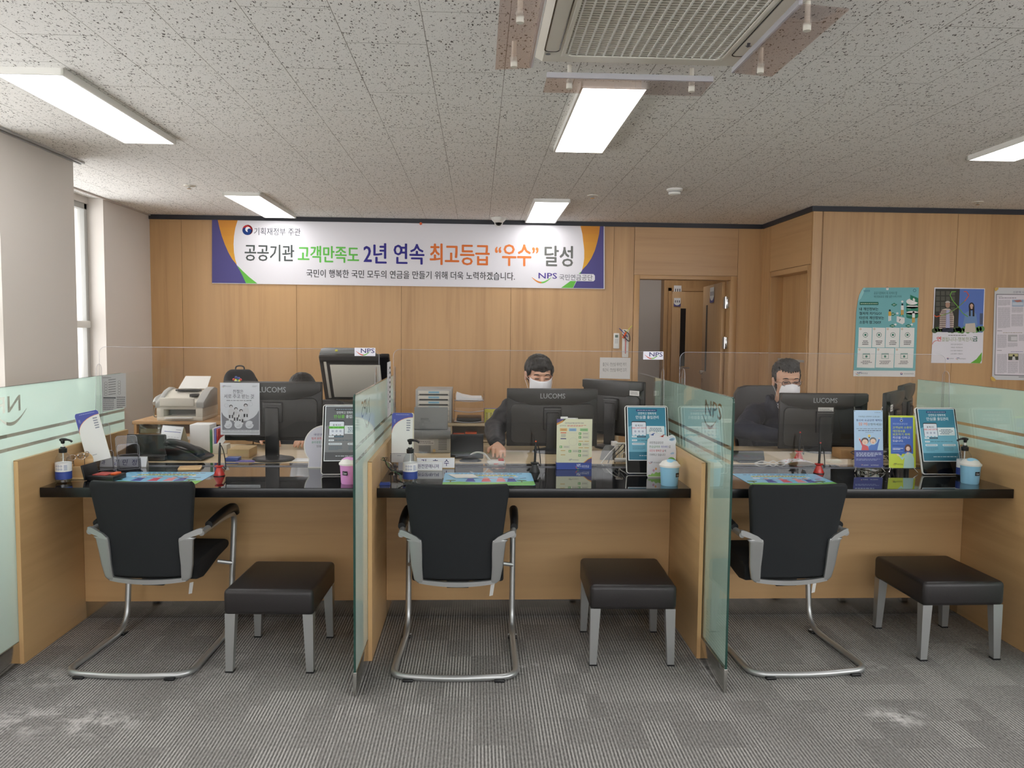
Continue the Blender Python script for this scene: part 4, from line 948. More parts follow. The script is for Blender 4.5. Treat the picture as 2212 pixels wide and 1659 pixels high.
s.rect(20,1075,750,1080,(70,72,80),1); s.dashes(90,1050,720,1066,1,(150,152,160),2); s.rect(40,1098,740,1106,(70,72,80),1)
o=s.build('leaflet'); tag(o,'black-and-white leaflet with a seated family, hanging on the left monitor','leaflet'); p=onY(476.5,826.5,4.345); o.location=(p.x+.104,4.342,p.z)
t=thing('flower_trinket','tiny trinket of red, blue and yellow flowers on top of the left monitor','trinket',(onY(511,822,4.36).x,4.372,1.169)); o=MB()
for dx,dz,m_ in ((-.018,.010,'red'),(-.006,.022,'blue'),(.008,.017,'blue'),(.018,.009,'red'),(-.008,.006,'yellow'),(.004,.006,'green'),(.012,.004,'yellow')): o.ell((dx,0,dz),(.008,.005,.007),m_,10)
o.build('petals',t); o=MB(); o.box(-.014,-.004,0,.014,.004,.004,'ivory'); o.build('clip',t)
# low cabinets at the back
t=thing('low_cabinet','wooden low cabinet at the back left, under the fax printer and backpack','cabinet',(-2.05,6.3,0))
o=MB(); o.box(-.67,0,.694,.76,.45,.72,'beechH',.003); o.build('top_board',t); o=MB(); o.box(-.66,.01,0,-.64,.45,.694,'beech'); o.box(.73,.01,0,.75,.45,.694,'beech'); o.box(-.64,.43,0,.73,.45,.694,'beech'); o.box(-.64,.02,.60,.73,.43,.62,'beechH'); o.box(-.64,.06,.62,.73,.08,.694,'seam'); o.build('body',t)
for x0 in (-.638,-.181,.276):
    o=MB(); o.box(x0,.0,.05,x0+.45,.018,.62,'beech',.003); d=o.build('door',t)
    s=Sheet(f=lambda X,Y,l:(X,-.0008-l*.0003,Y)); s.rect(x0+.30,.575,x0+.42,.60,(216,214,208),0); s.dashes(x0+.31,.582,x0+.41,.592,1,(160,160,160),1); s.build('door_label',d)
t=thing('low_shelf','pale low shelf at the back centre with an open compartment','shelf',(.30,6.3,0))
o=MB(); o.box(-.62,0,.693,.85,.4,.715,'deskwood',.003); o.build('top_board',t)
o=MB(); o.box(-.61,.005,0,-.50,.4,.693,'deskwood'); o.box(.83,.005,0,.85,.4,.693,'deskwood'); o.box(-.50,.38,0,.83,.4,.693,'deskwood'); o.box(-.50,.005,.565,.83,.38,.585,'deskwood'); o.box(.18,.005,.585,.2,.38,.693,'deskwood'); o.build('body',t)
for x0,x1 in ((-.498,.16),(.165,.828)): o=MB(); o.box(x0,-.004,.35,x1,.014,.56,'deskwood',.002); d=o.build('drawer',t); o=MB(); o.box(x0+.02,-.018,.51,x1-.02,-.004,.522,'alu',.002); o.build('handle',d)
for x0,x1,h_ in ((-.195,-.10,.045),(-.095,.0,.055)):
    o=MB()
    for k in range(4): o.box(x0+random.random()*.006,6.33,.5852+k*h_/4,x1-random.random()*.006,6.42,.5852+(k+.9)*h_/4,'orange',.001)
    tag(o.build('card_box'),'%s stack of red-orange cards in the open shelf compartment'%('left' if x0<-.15 else 'right'),'cards','red card stacks in the shelf')
# fax printer
t=thing('fax_printer','pale grey laser fax printer with handset and a sheet in its tray','printer',(-2.36,6.50,.72)); 
o=MB(); o.box(-.18,-.17,.0,.18,.20,.035,'ivory',.008); o.box(-.18,-.17,.03,-.125,.20,.10,'ivory',.004); o.box(.125,-.17,.03,.18,.20,.10,'ivory',.004); o.box(-.125,-.05,.03,.125,.20,.10,'midgrey')
side=[(-.17,.09),(.20,.09),(.20,.21),(.12,.235),(.02,.22),(-.10,.165),(-.17,.15)]
o.prism(side,'X',-.18,.18,'ivory',bev=.008); o.prism([(-.172,.10),(.17,.10),(.17,.24),(.10,.255),(.0,.235),(-.12,.175),(-.172,.15)],'X',.125,.19,'grey_pl',bev=.01); o.prism([(-.172,.10),(.17,.10),(.17,.24),(.10,.25),(.0,.23),(-.12,.17),(-.172,.15)],'X',-.19,-.15,'grey_pl',bev=.01); o.build('housing',t)
o=MB(); o.box(-.145,-.20,.118,.12,-.165,.185,'ivory',.006,T=Matrix.Translation((0,0,0))); o.build('front_flap',t)
o=MB(); o.quad([(-.10,.08,.24),(.13,.08,.24),(.12,.22,.335),(-.09,.22,.335)],'white_pl'); o.quad([(-.10,.083,.237),(.13,.083,.237),(.12,.223,.332),(-.09,.223,.332)],'white_pl'); o.build('paper_support',t)
o=MB(); o.box(-.09,-.01,.225,.10,.05,.238,'dkgrey',.002); o.box(.05,-.09,.185,.11,-.03,.207,'dkgrey',.002); o.build('control_panel',t)
o=MB(); o.quad([(-.10,-.04,.04),(.10,-.04,.04),(.11,-.20,.022),(-.10,-.20,.02)],'paper'); o.quad([(-.10,-.04,.043),(.10,-.04,.043),(.10,-.21,.024),(-.11,-.21,.022)],'paper'); o.build('paper_sheet',t)
o=MB(); o.tube(smooth_path([(-.215,-.10,.13),(-.222,-.05,.165),(-.222,.06,.18),(-.215,.12,.16)],5),[.016+.008*abs(1-k/7.5) for k in range(16)],'grey_pl',10); o.build('handset',t)
o=MB(); o.tube(smooth_path([(-.215,-.08,.13),(-.24,-.06,.08),(-.25,-.04,.02),(-.21,-.02,.02)],5),.004,'midgrey',6); o.build('coiled_cord',t)
# backpack
t=thing('backpack','black backpack standing on the wooden cabinet behind the left monitor','backpack',(-1.94,6.52,.724),R(8))
o=MB(); o.box(-.155,-.085,.0,.155,.085,.40,'seat_fab',.07,5)
for v in o.bm.verts:
    k=max(0,(v.co.z-.15)/.25); v.co.x*=1-.28*k; v.co.y*=1-.3*k; v.co.z+=.01*math.sin(v.co.x*40)*(1-k)
o.build('main_body',t)
o=MB(); o.box(-.125,-.125,.02,.125,-.06,.21,'seat_fab',.035,4); o.tube([(-.11,-.126,.17),(.11,-.126,.17)],.003,'dkgrey'); o.build('front_pocket',t)
o=MB(); o.tube(smooth_path([(-.035,0,.385),(-.03,0,.42),(0,0,.43),(.03,0,.42),(.035,0,.385)],5),.006,'dkgrey'); o.build('grab_handle',t)
for q in (-1,1): o=MB(); o.tube(smooth_path([(q*.08,.07,.37),(q*.13,.13,.25),(q*.12,.12,.1),(q*.12,.07,.03)],5),.012,'seat_fab'); o.build('shoulder_strap',t)
# copier with raised lid
t=thing('office_copier','dark grey multifunction copier with its scanner lid raised','copier',(-.96,6.15,0))
o=MB(); o.box(-.24,-.1,.0,.24,.36,.60,'dkgrey',.01); o.box(-.28,-.16,.62,.28,.36,.76,'dkgrey',.012); o.box(-.27,-.15,.755,.27,.36,.80,'frameblack',.006)
o.prism([(-.30,.76),(-.10,.84),(-.10,.90),(-.32,.80)],'X',-.28,.28,'dkgrey',bev=.008); o.box(-.285,-.14,.83,.285,.38,.885,'dkgrey',.01); o.box(-.24,-.08,.60,.24,.30,.64,'frameblack'); o.build('body',t)
o=MB(); o.prism([(-.308,.80),(-.11,.872),(-.11,.888),(-.316,.815)],'X',-.09,.10,'black_gl',bev=.002); o.build('control_screen',t)
o=MB(); o.tube([( -.19+.075*math.cos(a_),-.30-.0*a_,.855+.085*math.sin(a_)) for a_ in [PI+k*PI/14 for k in range(15)]],.014,'blue',8); o.build('blue_handle_ring',t)
T_=Matrix.Translation((0,.37,.90))@Matrix.Rotation(R(62),4,'X')@Matrix.Translation((0,-.37,-.90))
T_=Matrix.Translation((0,.26,.885))@Matrix.Rotation(R(-54),4,'X')
# lid local: y from -.44 (free edge) to 0 (hinge); underside faces the camera when raised
o=MB(); o.box(-.27,-.45,.0,.27,0,.045,'dkgrey',.012,T=T_); o.prism([(-.27,.04),(-.265,.10),(-.24,.115),(.05,.115),(.14,.09),(.18,.045)],'Y',-.452,-.06,'midgrey',T_,bev=.008); o.box(.2,-.45,-.006,.275,0,.05,'frameblack',.012,T=T_); o.build('lid',t)
o=MB(); o.box(-.19,-.37,-.006,.20,-.04,.0,'ivory',.002,T=T_); o.box(-.235,-.40,-.006,-.215,-.03,0,'ivory',.001,T=T_); o.box(-.26,-.415,-.003,.19,-.385,0,'frameblack',T=T_); o.build('document_pad',t)
o=MB(); o.cyl((-.14,-.458,.07),(-.14,-.45,.07),.011,'yellow',T=T_); o.build('yellow_sticker',t)
# a4 drawer units
t=thing('drawer_unit','grey desktop drawer unit with blue labels, stacked above the scanner','drawer unit',(-.350,6.50,.715)); H0=.0
o=MB(); o.box(-.145,-.165,.0,.145,.165,.27,'grey_pl',.004); o.build('casing',t)
for k in range(6):
    z=.018+k*.041; o=MB(); o.box(-.125,-.172,z,.125,-.163,z+.036,'ivory',.002); o.box(-.115,-.173,z+.001,.115,-.1715,z+.011,'dkgrey'); d=o.build('drawer',t)
    s=Sheet(f=lambda X,Y,l:(X,-.1735-l*.0003,Y)); s.rect(-.042,z+.016,.045,z+.032,(150,196,216),0); s.dashes(-.036,z+.021,.04,z+.027,1,(90,140,170),1); s.build('drawer_label',d)
# document scanner on the desk
t=thing('document_scanner','grey document scanner with open input tray on the middle desk','scanner',(-.275,4.72,DZ),R(2))
o=MB(); o.box(-.10,-.09,.0,.115,.10,.13,'grey_pl',.006); o.box(-.105,-.105,.085,.118,.08,.135,'midgrey',.006)
for k in range(9): o.box(.045,-.0918,.02+k*.010,.095,-.0895,.025+k*.010,'midgrey')
o.box(-.07,-.0925,.0,.0,-.0895,.045,'midgrey'); o.cyl((.02,-.094,.015),(.02,-.089,.015),.009,'tan'); o.build('body',t)
o=MB(); o.box(-.10,-.01,.0,.10,.004,.135,'midgrey',.005,T=Matrix.Translation((0,-.05,.135))@Matrix.Rotation(R(-14),4,'X')); p_=o.build('input_tray',t)
s=Sheet(f=lambda X,Y,l:(X,-.064-l*.0004+(Y-.135)*.25,Y)); s.text('EPSON',-.06,.195,-.015,.205,(70,70,72),0); s.build('logo',p_)
s=Sheet(f=lambda X,Y,l:(X,-.0935-l*.0004,Y)); s.rect(-.08,.05,.02,.078,(196,194,190),0); s.dashes(-.075,.055,.015,.073,2,(120,120,120),1); s.build('type_label',t)
# three-tier letter tray and papers
t=thing('letter_tray','clear three-tier letter tray with white papers on top','letter tray',(-.065,6.46,.715))
for k,z in enumerate((.0,.085,.17)):
    o=MB(); o.box(-.118,-.15,z+.008,.118,.15,z+.012,'smoke'); o.box(-.12,-.15,z+.01,-.116,.15,z+.07,'smoke'); o.box(.116,-.15,z+.01,.12,.15,z+.07,'smoke'); o.tube(smooth_path([(-.118,-.152,z+.018),(-.06,-.156,z+.01),(0,-.157,z+.006),(.06,-.156,z+.01),(.118,-.152,z+.018)],4),.004,'acredge',6); o.build('tray',t)
for sx in (-1,1):
    for sy in (-1,1): o=MB(); o.box(sx*.119-.003,sy*.12-.008,0,sx*.119+.003,sy*.12+.008,.24,'acr2'); o.build('riser',t)
o=MB(); o.prism([(-.105,.186),(-.105,.235),(-.06,.218),(.02,.203),(.10,.203),(.11,.186)],'Y',-.14,.12,'paper'); tag(o.build('paper_pile'),'curled pile of white papers on top of the letter tray','papers').location=(-.065,6.46,.715)
o=MB(); o.box(-.10,-.14,.0125,.10,.12,.04,'dkgrey',.004); tag(o.build('document_wallet'),'dark wallet in the lowest level of the letter tray','wallet').location=(-.065,6.46,.715)
t=thing('desk_calculator','yellow desk calculator propped up beside the letter tray','calculator',(.125,6.37,.716),0); o=MB(); T_=Matrix.Rotation(R(-20),4,'X'); o.box(-.065,0,0,.065,.015,.115,'yellow',.004,T=T_); o.build('body',t); o=MB()
for i in range(6):
    for k in range(5): o.box(-.052+i*.018,-.002,.012+k*.015,-.040+i*.018,0,.021+k*.015,'cream' if i%2 else 'khaki',T=T_)
o.build('keys',t)
o=MB(); o.box(.06,6.52,.716,.25,6.66,.805,'violet',.006); o.box(.14,6.519,.795,.16,6.521,.801,'red'); tag(o.build('storage_box'),'violet storage box behind the yellow calculator','box')
for (x0,x1,z1,m_,lab) in ((.815,.85,.80,'paper','small white carton behind the angled monitor, open flap on the left'),(.852,.905,.792,'cream','small pale carton with blue marks behind the angled monitor')):
    o=MB(); o.box(x0,4.66,DZ+.0005,x1-.001,4.72,z1,m_,.001)
    if x0<.84: o.box(x0,4.6585,.768,x0+.009,4.6605,.778,'blue')
    else: o.box(x1-.02,4.6585,.765,x1-.016,4.6605,.787,'blue')
    tag(o.build('small_carton'),lab,'box')
# ================================================================ SMALL THINGS, LEFT COUNTER
def bottle(x,y,label,noz,rz=0):
    t=thing('hand_sanitizer_bottle',label,'bottle',(x,y,CT),rz,'hand sanitizer pump bottles')
    o=MB(); o.lathe([(0,.001),(.030,.001),(.034,.006),(.0345,.10),(.031,.118),(.022,.134),(.014,.141),(.013,.148)],'bottle',28); o.build('clear_body',t)
    o=MB(); o.lathe([(0,.003),(.029,.003),(.0328,.008),(.0332,.088),(0,.088)],'gel',28); o.build('gel_filling',t)
    o=MB(); o.lathe([(.0349,.050),(.0349,.093)],'paper',28); lb=o.build('paper_label',t)
    o=MB(); o.lathe([(.0351,.018),(.0351,.0535)],'blue',28); o.build('blue_band',lb)
    s=Sheet(f=lambda X,Y,l:((.0353+l*.0002)*math.sin(X/.035),-(.0353+l*.0002)*math.cos(X/.035),Y))
    for k in range(3):
        for q in range(2): s.ring(-.016+k*.0115,.066+q*.014,.0042,.0014,(66,96,150),0,8)
    s.dashes(.018,.060,.032,.085,4,(120,140,180),0); s.build('label_print',lb)
    o=MB(); o.lathe([(.0165,.139),(.0175,.141),(.0175,.158),(.012,.160),(.010,.166)],'black_pl',22); o.build('screw_cap',t)
    o=MB(); o.cyl((0,0,.02),(0,0,.139),.003,'white_pl'); o.cyl((0,0,.160),(0,0,.186),.0055,'white_pl'); o.build('dip_tube',t)
    o=MB(); o.lathe([(.006,.180),(.0085,.184),(.0085,.197),(.005,.201),(0,.202)],'black_pl',16); o.tube(smooth_path([(-noz*.012,0,.196),(0,0,.200),(noz*.02,0,.199),(noz*.036,0,.194),(noz*.042,0,.188)],4),[.0065]*8+[.005]*9,'black_pl',8); o.build('pump_head',t)
    return t
bottle(-1.908,3.69,'clear pump bottle of hand gel at the left end of the left counter',1)
bottle(-.315,3.714,'clear pump bottle of hand gel on the middle counter, in front of the name plates',1)
bottle(2.474,3.858,'clear pump bottle of hand gel on the right counter, behind the sky-blue bin',-1)
def mini_bin(x,y,m_,label,rz,lidrot):
    t=thing('mini_bin',label,'bin',(x,y,CT),rz,'small countertop bins'); k=1
    o=MB(); o.lathe([(0,0),(.038,0),(.040,.004),(.0445,.082),(.046,.086),(.046,.092)],m_,32); o.build('bucket',t)
    o=MB(); o.lathe([(.046,.088),(.0495,.089),(.0495,.097),(.044,.1005),(.036,.112),(.020,.1185),(0,.120)],'white_pl',32); l=o.build('lid',t)
    o=MB(); o.ell((0,-.013,.1135),(.030,.024,.0075),m_,24,rot=Matrix.Rotation(R(20),4,'X')); o.build('swing_flap',l)
    s=Sheet(f=lambda X,Y,l:((.0455+l*.0003)*math.sin(X/.0445),-(.0455+l*.0003)*math.cos(X/.0445),Y)); 
    for q in range(4): s.rect(-.013+q*.0065,.044,-.0065+q*.0065,.063,(24,24,28),0)
    s.text('Clean',-.009,.0485,.009,.058,(225,225,225),1); s.build('black_label',t); return t
mini_bin(-.595,3.685,'pink','small pink countertop bin with a white lid, by the partition',R(-20),0)
mini_bin(.913,3.655,'skyblue','small sky-blue bin in front of the cloud-shaped sign',R(42),0)
mini_bin(2.415,3.715,'skyblue','small sky-blue bin at the right end of the right counter',R(12),0)
def tablet(x,y,label,rz,grey=False):
    t=thing('tablet_kiosk',label,'tablet',(x,y,CT+.0042),rz,'tablets with access poster, standing on the counters',R(-16)); W_,H_=.224,.352
    o=MB(); o.prism(rrect(-W_/2,0,W_/2,H_,.014),'Y',0,.012,'white_pl',bev=.003); o.build('housing',t)
    o=MB(); o.prism(rrect(-W_/2+.004,.004,W_/2-.004,H_-.004,.011),'Y',-.0012,.001,'black_gl'); o.build('glass_front',t)
    s=Sheet(f=lambda X,Y,l:(-W_/2+W_*X/425,-.0016-l*.0002,H_*(1-Y/675)))
    A,B_,C_=((100,102,106),(128,130,134),(84,86,90)) if grey else ((50,130,158),(112,178,202),(42,118,144))
    s.rect(22,12,405,548,(222,228,232),0); s.rect(30,20,398,215,A,1); s.rect(30,215,398,462,B_,1); s.rect(30,462,398,540,C_,1)
    s.poly([(30,215),(100,185),(160,215)],B_,2); s.rect(112,38,316,60,(26,60,110) if not grey else (50,52,56),2); s.dashes(122,44,306,54,1,(190,210,225),3)
    s.text('안전하고 정확하게',130,68,306,92,(232,240,244),3,.015); s.text('안심콜',105,102,205,134,(232,240,244) if not grey else (120,214,70),3,.02); s.text('출입관리',218,102,330,134,(232,240,244),3,.02)
    s.rect(62,158,206,300,(30,34,44),2,14); s.rect(66,168,202,300,(226,232,242),3,8); s.text('콜 체크인',98,192,172,210,(40,40,70),4,.02)
    if grey: s.rect(62,214,206,236,(110,206,70),4)
    s.text('080-347-0474',66,218,202,233,(214,70,80) if not grey else (30,90,40),5,.01)
    for k in range(3): s.circ(98+k*36,260,11,(178,186,206),4,n=12); s.circ(98+k*36,298,7,B_,4,n=8)
    s.rect(208,206,382,286,(224,232,236),2); s.dashes(222,220,370,276,4,(90,110,130),3,center=True)
    s.rect(62,304,112,320,(226,234,240),2,6); s.rect(112,304,200,320,(40,70,90),2,6); s.text('기 간',74,307,100,317,(60,90,110),3); s.dashes(120,309,192,316,1,(160,190,205),3)
    s.rect(62,340,112,356,(226,234,240),2,6); s.text('목 적',74,343,100,353,(60,90,110),3); s.dashes(120,344,350,352,1,(40,80,100),3)
    s.rect(62,374,188,392,(226,234,240),2,7); s.rect(240,374,376,392,(226,234,240),2,7); s.dashes(72,379,178,387,1,(60,90,110),3); s.dashes(250,379,366,387,1,(60,90,110),3)
    s.dashes(66,402,190,442,4,(60,100,120),3,fill=.3); s.dashes(250,402,350,442,4,(60,100,120),3,fill=.3); s.dashes(130,494,380,504,1,(222,232,238),3)
    s.build('poster_sheet',t,'printg')
    o=MB(); o.box(-.05,.012,.05,.05,.018,.22,'dkgrey',.003); o.prism([(.016,.17),(.112,.0345),(.12,.0365),(.022,.185)],'X',-.04,.04,'midgrey'); o.build('rear_stand',t)
    return t
def cz(t): return t
tablet(-.655,3.880,'tablet with a grey and green access poster, by the pink bin',R(3),True)
tablet(.872,3.925,'tablet with a turquoise access poster behind the cloud-shaped sign',R(-1))
tablet(2.410,3.925,'tablet with a turquoise access poster beside the yellow-green mini banner',R(2))
# A3 desk mats
def mat_sheet(x,y,label,rz=0):
    s=Sheet(f=lambda X,Y,l:(-.218+.436*X/1100,.165-.33*Y/780,.0008+l*.00012)); s.poly(rrect(0,0,1100,780,40,4),(140,206,244),0)
    s.dashes(130,60,980,90,1,(40,70,130),2,fill=.8,wd=.06); s.dashes(300,105,800,135,1,(200,150,60),2,fill=.8,wd=.06); s.rect(190,160,900,215,(226,222,90),1,20); s.dashes(215,172,880,203,1,(70,100,60),2,fill=.8,wd=.05)
    s.poly([(0,600),(200,560),(420,610),(700,600),(1100,520),(1100,740),(1060,780),(40,780),(0,740)],(128,204,108),1)
    for cx in (90,950): s.rect(cx-8,500,cx+8,590,(110,90,60),2); s.circ(cx,490,66,(70,140,70),3,34,14)
    for cx,cc in ((330,(70,90,180)),(520,(224,90,110)),(700,(236,150,160)),(830,(60,80,170))):
        s.circ(cx,330,34,(240,200,176),3,30,12); s.circ(cx,312,34,(60,50,50),4,22,12,PI,2*PI); s.poly([(cx-60,560),(cx-34,370),(cx+34,370),(cx+60,560)],cc,2); s.poly([(cx-110,350),(cx-30,380),(cx-30,410)],cc,2); s.poly([(cx+110,340),(cx+30,380),(cx+30,410)],cc,2)
    s.poly([(930,360),(1010,330),(1020,352),(940,380)],(50,60,70),2); s.circ(200,300,30,(236,244,248),1); s.circ(240,305,24,(236,244,248),1); s.circ(900,250,26,(236,244,248),1)
    o=s.build('desk_mat',m='lacq'); tag(o,label,'desk mat','blue printed desk mats'); o.location=(x,y,CT); o.rotation_euler=(0,0,rz); return o
mat_sheet(-1.512,3.795,'blue and green printed mat on the left counter'); mat_sheet(.058,3.795,'blue and green printed mat on the middle counter, white paper on it'); mat_sheet(1.525,3.788,'blue and green printed mat on the right counter')
s=Sheet(f=lambda X,Y,l:(X,Y,.0022+.012*max(0,abs(X+Y*.4)*3)**2)); s.poly([(-.075,.045),(.05,.05),(.085,-.045),(-.03,-.055)],(228,228,224),0); o=s.build('folded_paper'); o.location=(-.07,3.86,CT); tag(o,'folded white paper lying on the middle desk mat','paper')
# counter pens
def pen(x,y,label,mb,mt,rz):
    t=thing('counter_pen',label,'pen',(x,y,CT),rz,'counter pens in weighted holders')
    o=MB(); o.lathe([(.026,0),(.027,.004),(.014,.034),(.013,.040),(.021,.046),(.022,.050),(.011,.052),(.010,.046)],mb,24); o.build('holder',t)
    o=MB(); o.lathe([(.0275,0),(.0275,.0035),(.026,.004)],'black_pl',24); o.build('foot_ring',t)
    o=MB(); o.tube([(0,0,.035),(.003,0,.12),(.005,.002,.158)],[.0062,.006,.004],'black_pl',10); o.cyl((.004,.001,.155),(.0052,.002,.162),.0042,mt); o.build('pen_barrel',t)
    o=MB(); o.tube(smooth_path([(.02,0,.045),(.03,.003,.03),(.028,.003,.07),(.022,.0,.115),(.012,.0,.145),(.006,.001,.15)],6),.0024,'black_pl',6); o.build('cord',t); return t
pen(-1.256,3.865,'black pen in a red holder by the left desk mat','red','black_pl',R(10)); pen(.297,3.985,'black pen with orange clip in a smoky holder on the middle counter','dkgrey','orange',0); pen(1.775,3.975,'black pen in a red holder on the right counter','red','red',R(-8))
t=pen(1.862,4.44,'black pen in a red holder standing on the right desk behind the screen','red','red',0); t.location.z=DZ
# wooden box with spectacles
t=thing('wooden_spectacle_box','small wooden box with an arched back, full of reading glasses','box',(-1.893,3.812,CT),R(6))
o=MB(); o.box(-.045,-.045,.0006,.045,-.038,.06,'bamboo',.002); o.box(-.045,.038,.0006,.045,.045,.085,'bamboo',.002); o.box(-.045,-.038,.0006,-.038,.038,.06,'bamboo',.002); o.box(.038,-.038,.0006,.045,.038,.06,'bamboo',.002); o.box(-.055,-.06,.0,.055,.055,.008,'bamboo',.002)
o.prism([(.043*math.cos(a_),.085+.03*math.sin(a_)) for a_ in [k*PI/12 for k in range(13)]],'Y',.038,.045,'bamboo'); o.build('box_body',t)
def specs(x,y,z,rz,lab):
    t=thing('reading_glasses',lab,'glasses',(x,y,z),rz,'reading glasses in the wooden box'); o=MB()
    for q in (-1,1): o.tube([(q*.02+.016*math.cos(a_),0,.013*math.sin(a_)) for a_ in [k*2*PI/16 for k in range(16)]],.0013,'chrome',5,closed=True); o.tube(smooth_path([(q*.037,0,.004),(q*.038,.02,-.01),(q*.038,.022,-.05),(q*.036,.02,-.075)],4),.0012,'dkgrey',5)
    o.tube([(-.005,0,.004),(0,-.001,.006),(.005,0,.004)],.0012,'chrome',5); o.build('frame',t)
    o=MB()
    for q in (-1,1): o.cyl((q*.02,-.0005,0),(q*.02,.0005,0),.0145,'lens',seg=16)
    o.build('lenses',t)
specs(-1.894,3.785,.842,R(40),'thin-framed reading glasses at the front of the wooden box'); specs(-1.880,3.820,.848,R(75),'thin-framed reading glasses leaning at the right of the wooden box')
# ink pad case
t=thing('stamp_pad_case','open black stamp case with red ink pads on the left counter','stamp pad',(-1.748,3.765,CT),R(-8))
o=MB(); o.box(-.065,-.055,.0006,.065,.055,.024,'black_pl',.004); o.build('case',t); o=MB(); o.box(-.05,-.035,.024,.022,.042,.028,'redpad',.001); o.build('ink_pad',t); o=MB(); o.box(.030,-.02,.024,.056,.03,.034,'orange',.003); o.build('stamp',t)
o=MB(); o.box(-.075,-.055,.02,-.067,.055,.092,'black_pl',.003,T=Matrix.Rotation(R(-14),4,'Y')); o.build('lid',t)
# brochures
def brochure(x,y,z,label,rz,tilt,W_=.106,H_=.25,roll=0):
    t=thing('brochure_stack',label,'brochures',(x,y,z),rz,'blue and white brochures in clear holders',tilt); t.rotation_euler[1]=roll
    o=MB(); 
    for k in range(5): o.prism(rrect(-W_/2+.001*k,0,W_/2+.001*k,H_,.01,3,(0,0,1,1)),'Y',.001+.0035*k,.0035+.0035*k,'cream')
    o.build('pages',t)
    s=Sheet(f=lambda X,Y,l:(-W_/2+W_*X/215,.0006-l*.0002,H_*(1-Y/470))); s.poly(rrect(0,0,215,470,14,3),(230,230,226),0)
    s.poly([(14,0),(200,0),(215,14),(215,42)]+[(215-215*math.sin(k*PI/16),42+150*(1-math.cos(k*PI/16))) for k in range(1,9)]+[(0,192),(0,14)],(70,80,164),1)
    pts=[(215-215*math.sin(k*PI/16),42+150*(1-math.cos(k*PI/16))) for k in range(0,9)]; s.stroke(pts,4,(226,150,90),2); s.text('국민연금',20,60,36,92,(190,200,230),2); s.dashes(40,14,180,20,1,(190,200,230),2); s.dashes(150,60,190,175,5,(120,124,140),2); s.dashes(60,400,100,412,1,(150,154,164),2); s.build('cover',t,'printg')
def cholder(x,y,z,label,rz,tilt,W_=.115,H_=.12,tiers=1):
    t=thing('leaflet_holder',label,'leaflet holder',(x,y,z),rz,'clear leaflet holders')
    for k in range(tiers):
        T_=Matrix.Translation((0,-.045*k,.007))@Matrix.Rotation(tilt,4,'X'); hh=H_*(1-.22*k) if tiers>1 else H_
        o=MB(); o.prism(rrect(-W_/2,.001,W_/2,hh*1.7,.015,4,(0,0,1,1)),'Y',.022,.024,'acr2',T_); o.prism(rrect(-W_/2,.001,W_/2,hh*.7,.015,4,(0,0,1,1)),'Y',-.006,-.004,'acr2',T_)
        o.box(-W_/2,-.006,.001,-W_/2+.002,.024,hh*.7,'acr2',T=T_); o.box(W_/2-.002,-.006,.001,W_/2,.024,hh*.7,'acr2',T=T_); o.box(-W_/2,-.006,.0,W_/2,.024,.002,'acr2',T=T_)
        o.tube([T_@Vector((a_,.023,c_)) for a_,c_ in rrect(-W_/2,.001,W_/2,hh*1.7,.015,4,(0,0,1,1))],.0011,'acredge',4,closed=True); o.tube([T_@Vector((a_,-.005,c_)) for a_,c_ in rrect(-W_/2,.001,W_/2,hh*.7,.015,4,(0,0,1,1))],.0011,'acredge',4,closed=True); o.build('pocket',t)
    o=MB(); o.box(-W_/2,-.05*tiers,.0002,W_/2,.05,.002,'acr2'); o.build('foot_plate',t)
brochure(-1.862,3.940,.80,'blue and white brochures leaning in a holder at the left partition',R(38),R(-14),roll=R(-10)); cholder(-1.856,3.950,CT+.0005,'clear holder behind the stamp case carrying the leaning brochures',R(38),R(-14),H_=.14)
cholder(-1.760,4.030,CT+.0005,'empty clear tiered holder in front of the left name plate',R(32),R(-16),W_=.10,H_=.10,tiers=2)
brochure(-.378,3.962,.792,'blue and white brochures upright beside the middle hand gel',R(-3),R(-5)); cholder(-.378,3.955,CT+.0005,'clear holder of the middle counter behind the cord bundle',R(-3),R(-5),H_=.13)
# name plates
def plate(x,y,W_,H_,label,txts,col,frame,z=CT):
    t=thing('name_plate',label,'name plate',(x,y,z)); o=MB(); o.prism([(-.016,.0005),(.02,.0005),(.004,H_)],'X',-W_/2,W_/2,frame); o.build('stand',t)
    k=.016/H_
    s=Sheet(f=lambda X,Y,l:(X,-.0165+(Y/H_)*.0205-.0002-l*.0003,Y)); s.rect(-W_/2+.001,.004,W_/2-.001,H_-.003,(228,230,234),0)
    for tt,x0,x1,z0,z1 in txts: s.text(tt,x0,z0,x1,z1,col,1,.015)
    s.build('name_strip',t)
plate(-1.815,4.102,.235,.055,'white name plate behind the empty leaflet holder',[('과',-.11,-.092,.014,.036),('김',-.048,-.024,.012,.040),('민',-.004,.020,.012,.040),('정',.042,.067,.012,.040)],(64,60,120),'grey_pl')
plate(-.215,4.100,.20,.056,'name plate with a wooden edge at the back of the middle counter',[('김',-.075,-.05,.012,.046),('호',-.015,.013,.012,.046),('수',.045,.07,.012,.046)],(40,36,100),'tan')
plate(-.290,4.032,.225,.046,'smaller white name plate in front of the wood-edged one',[('민원전문매니저',-.03,.095,.012,.032)],(50,46,100),'white_pl')
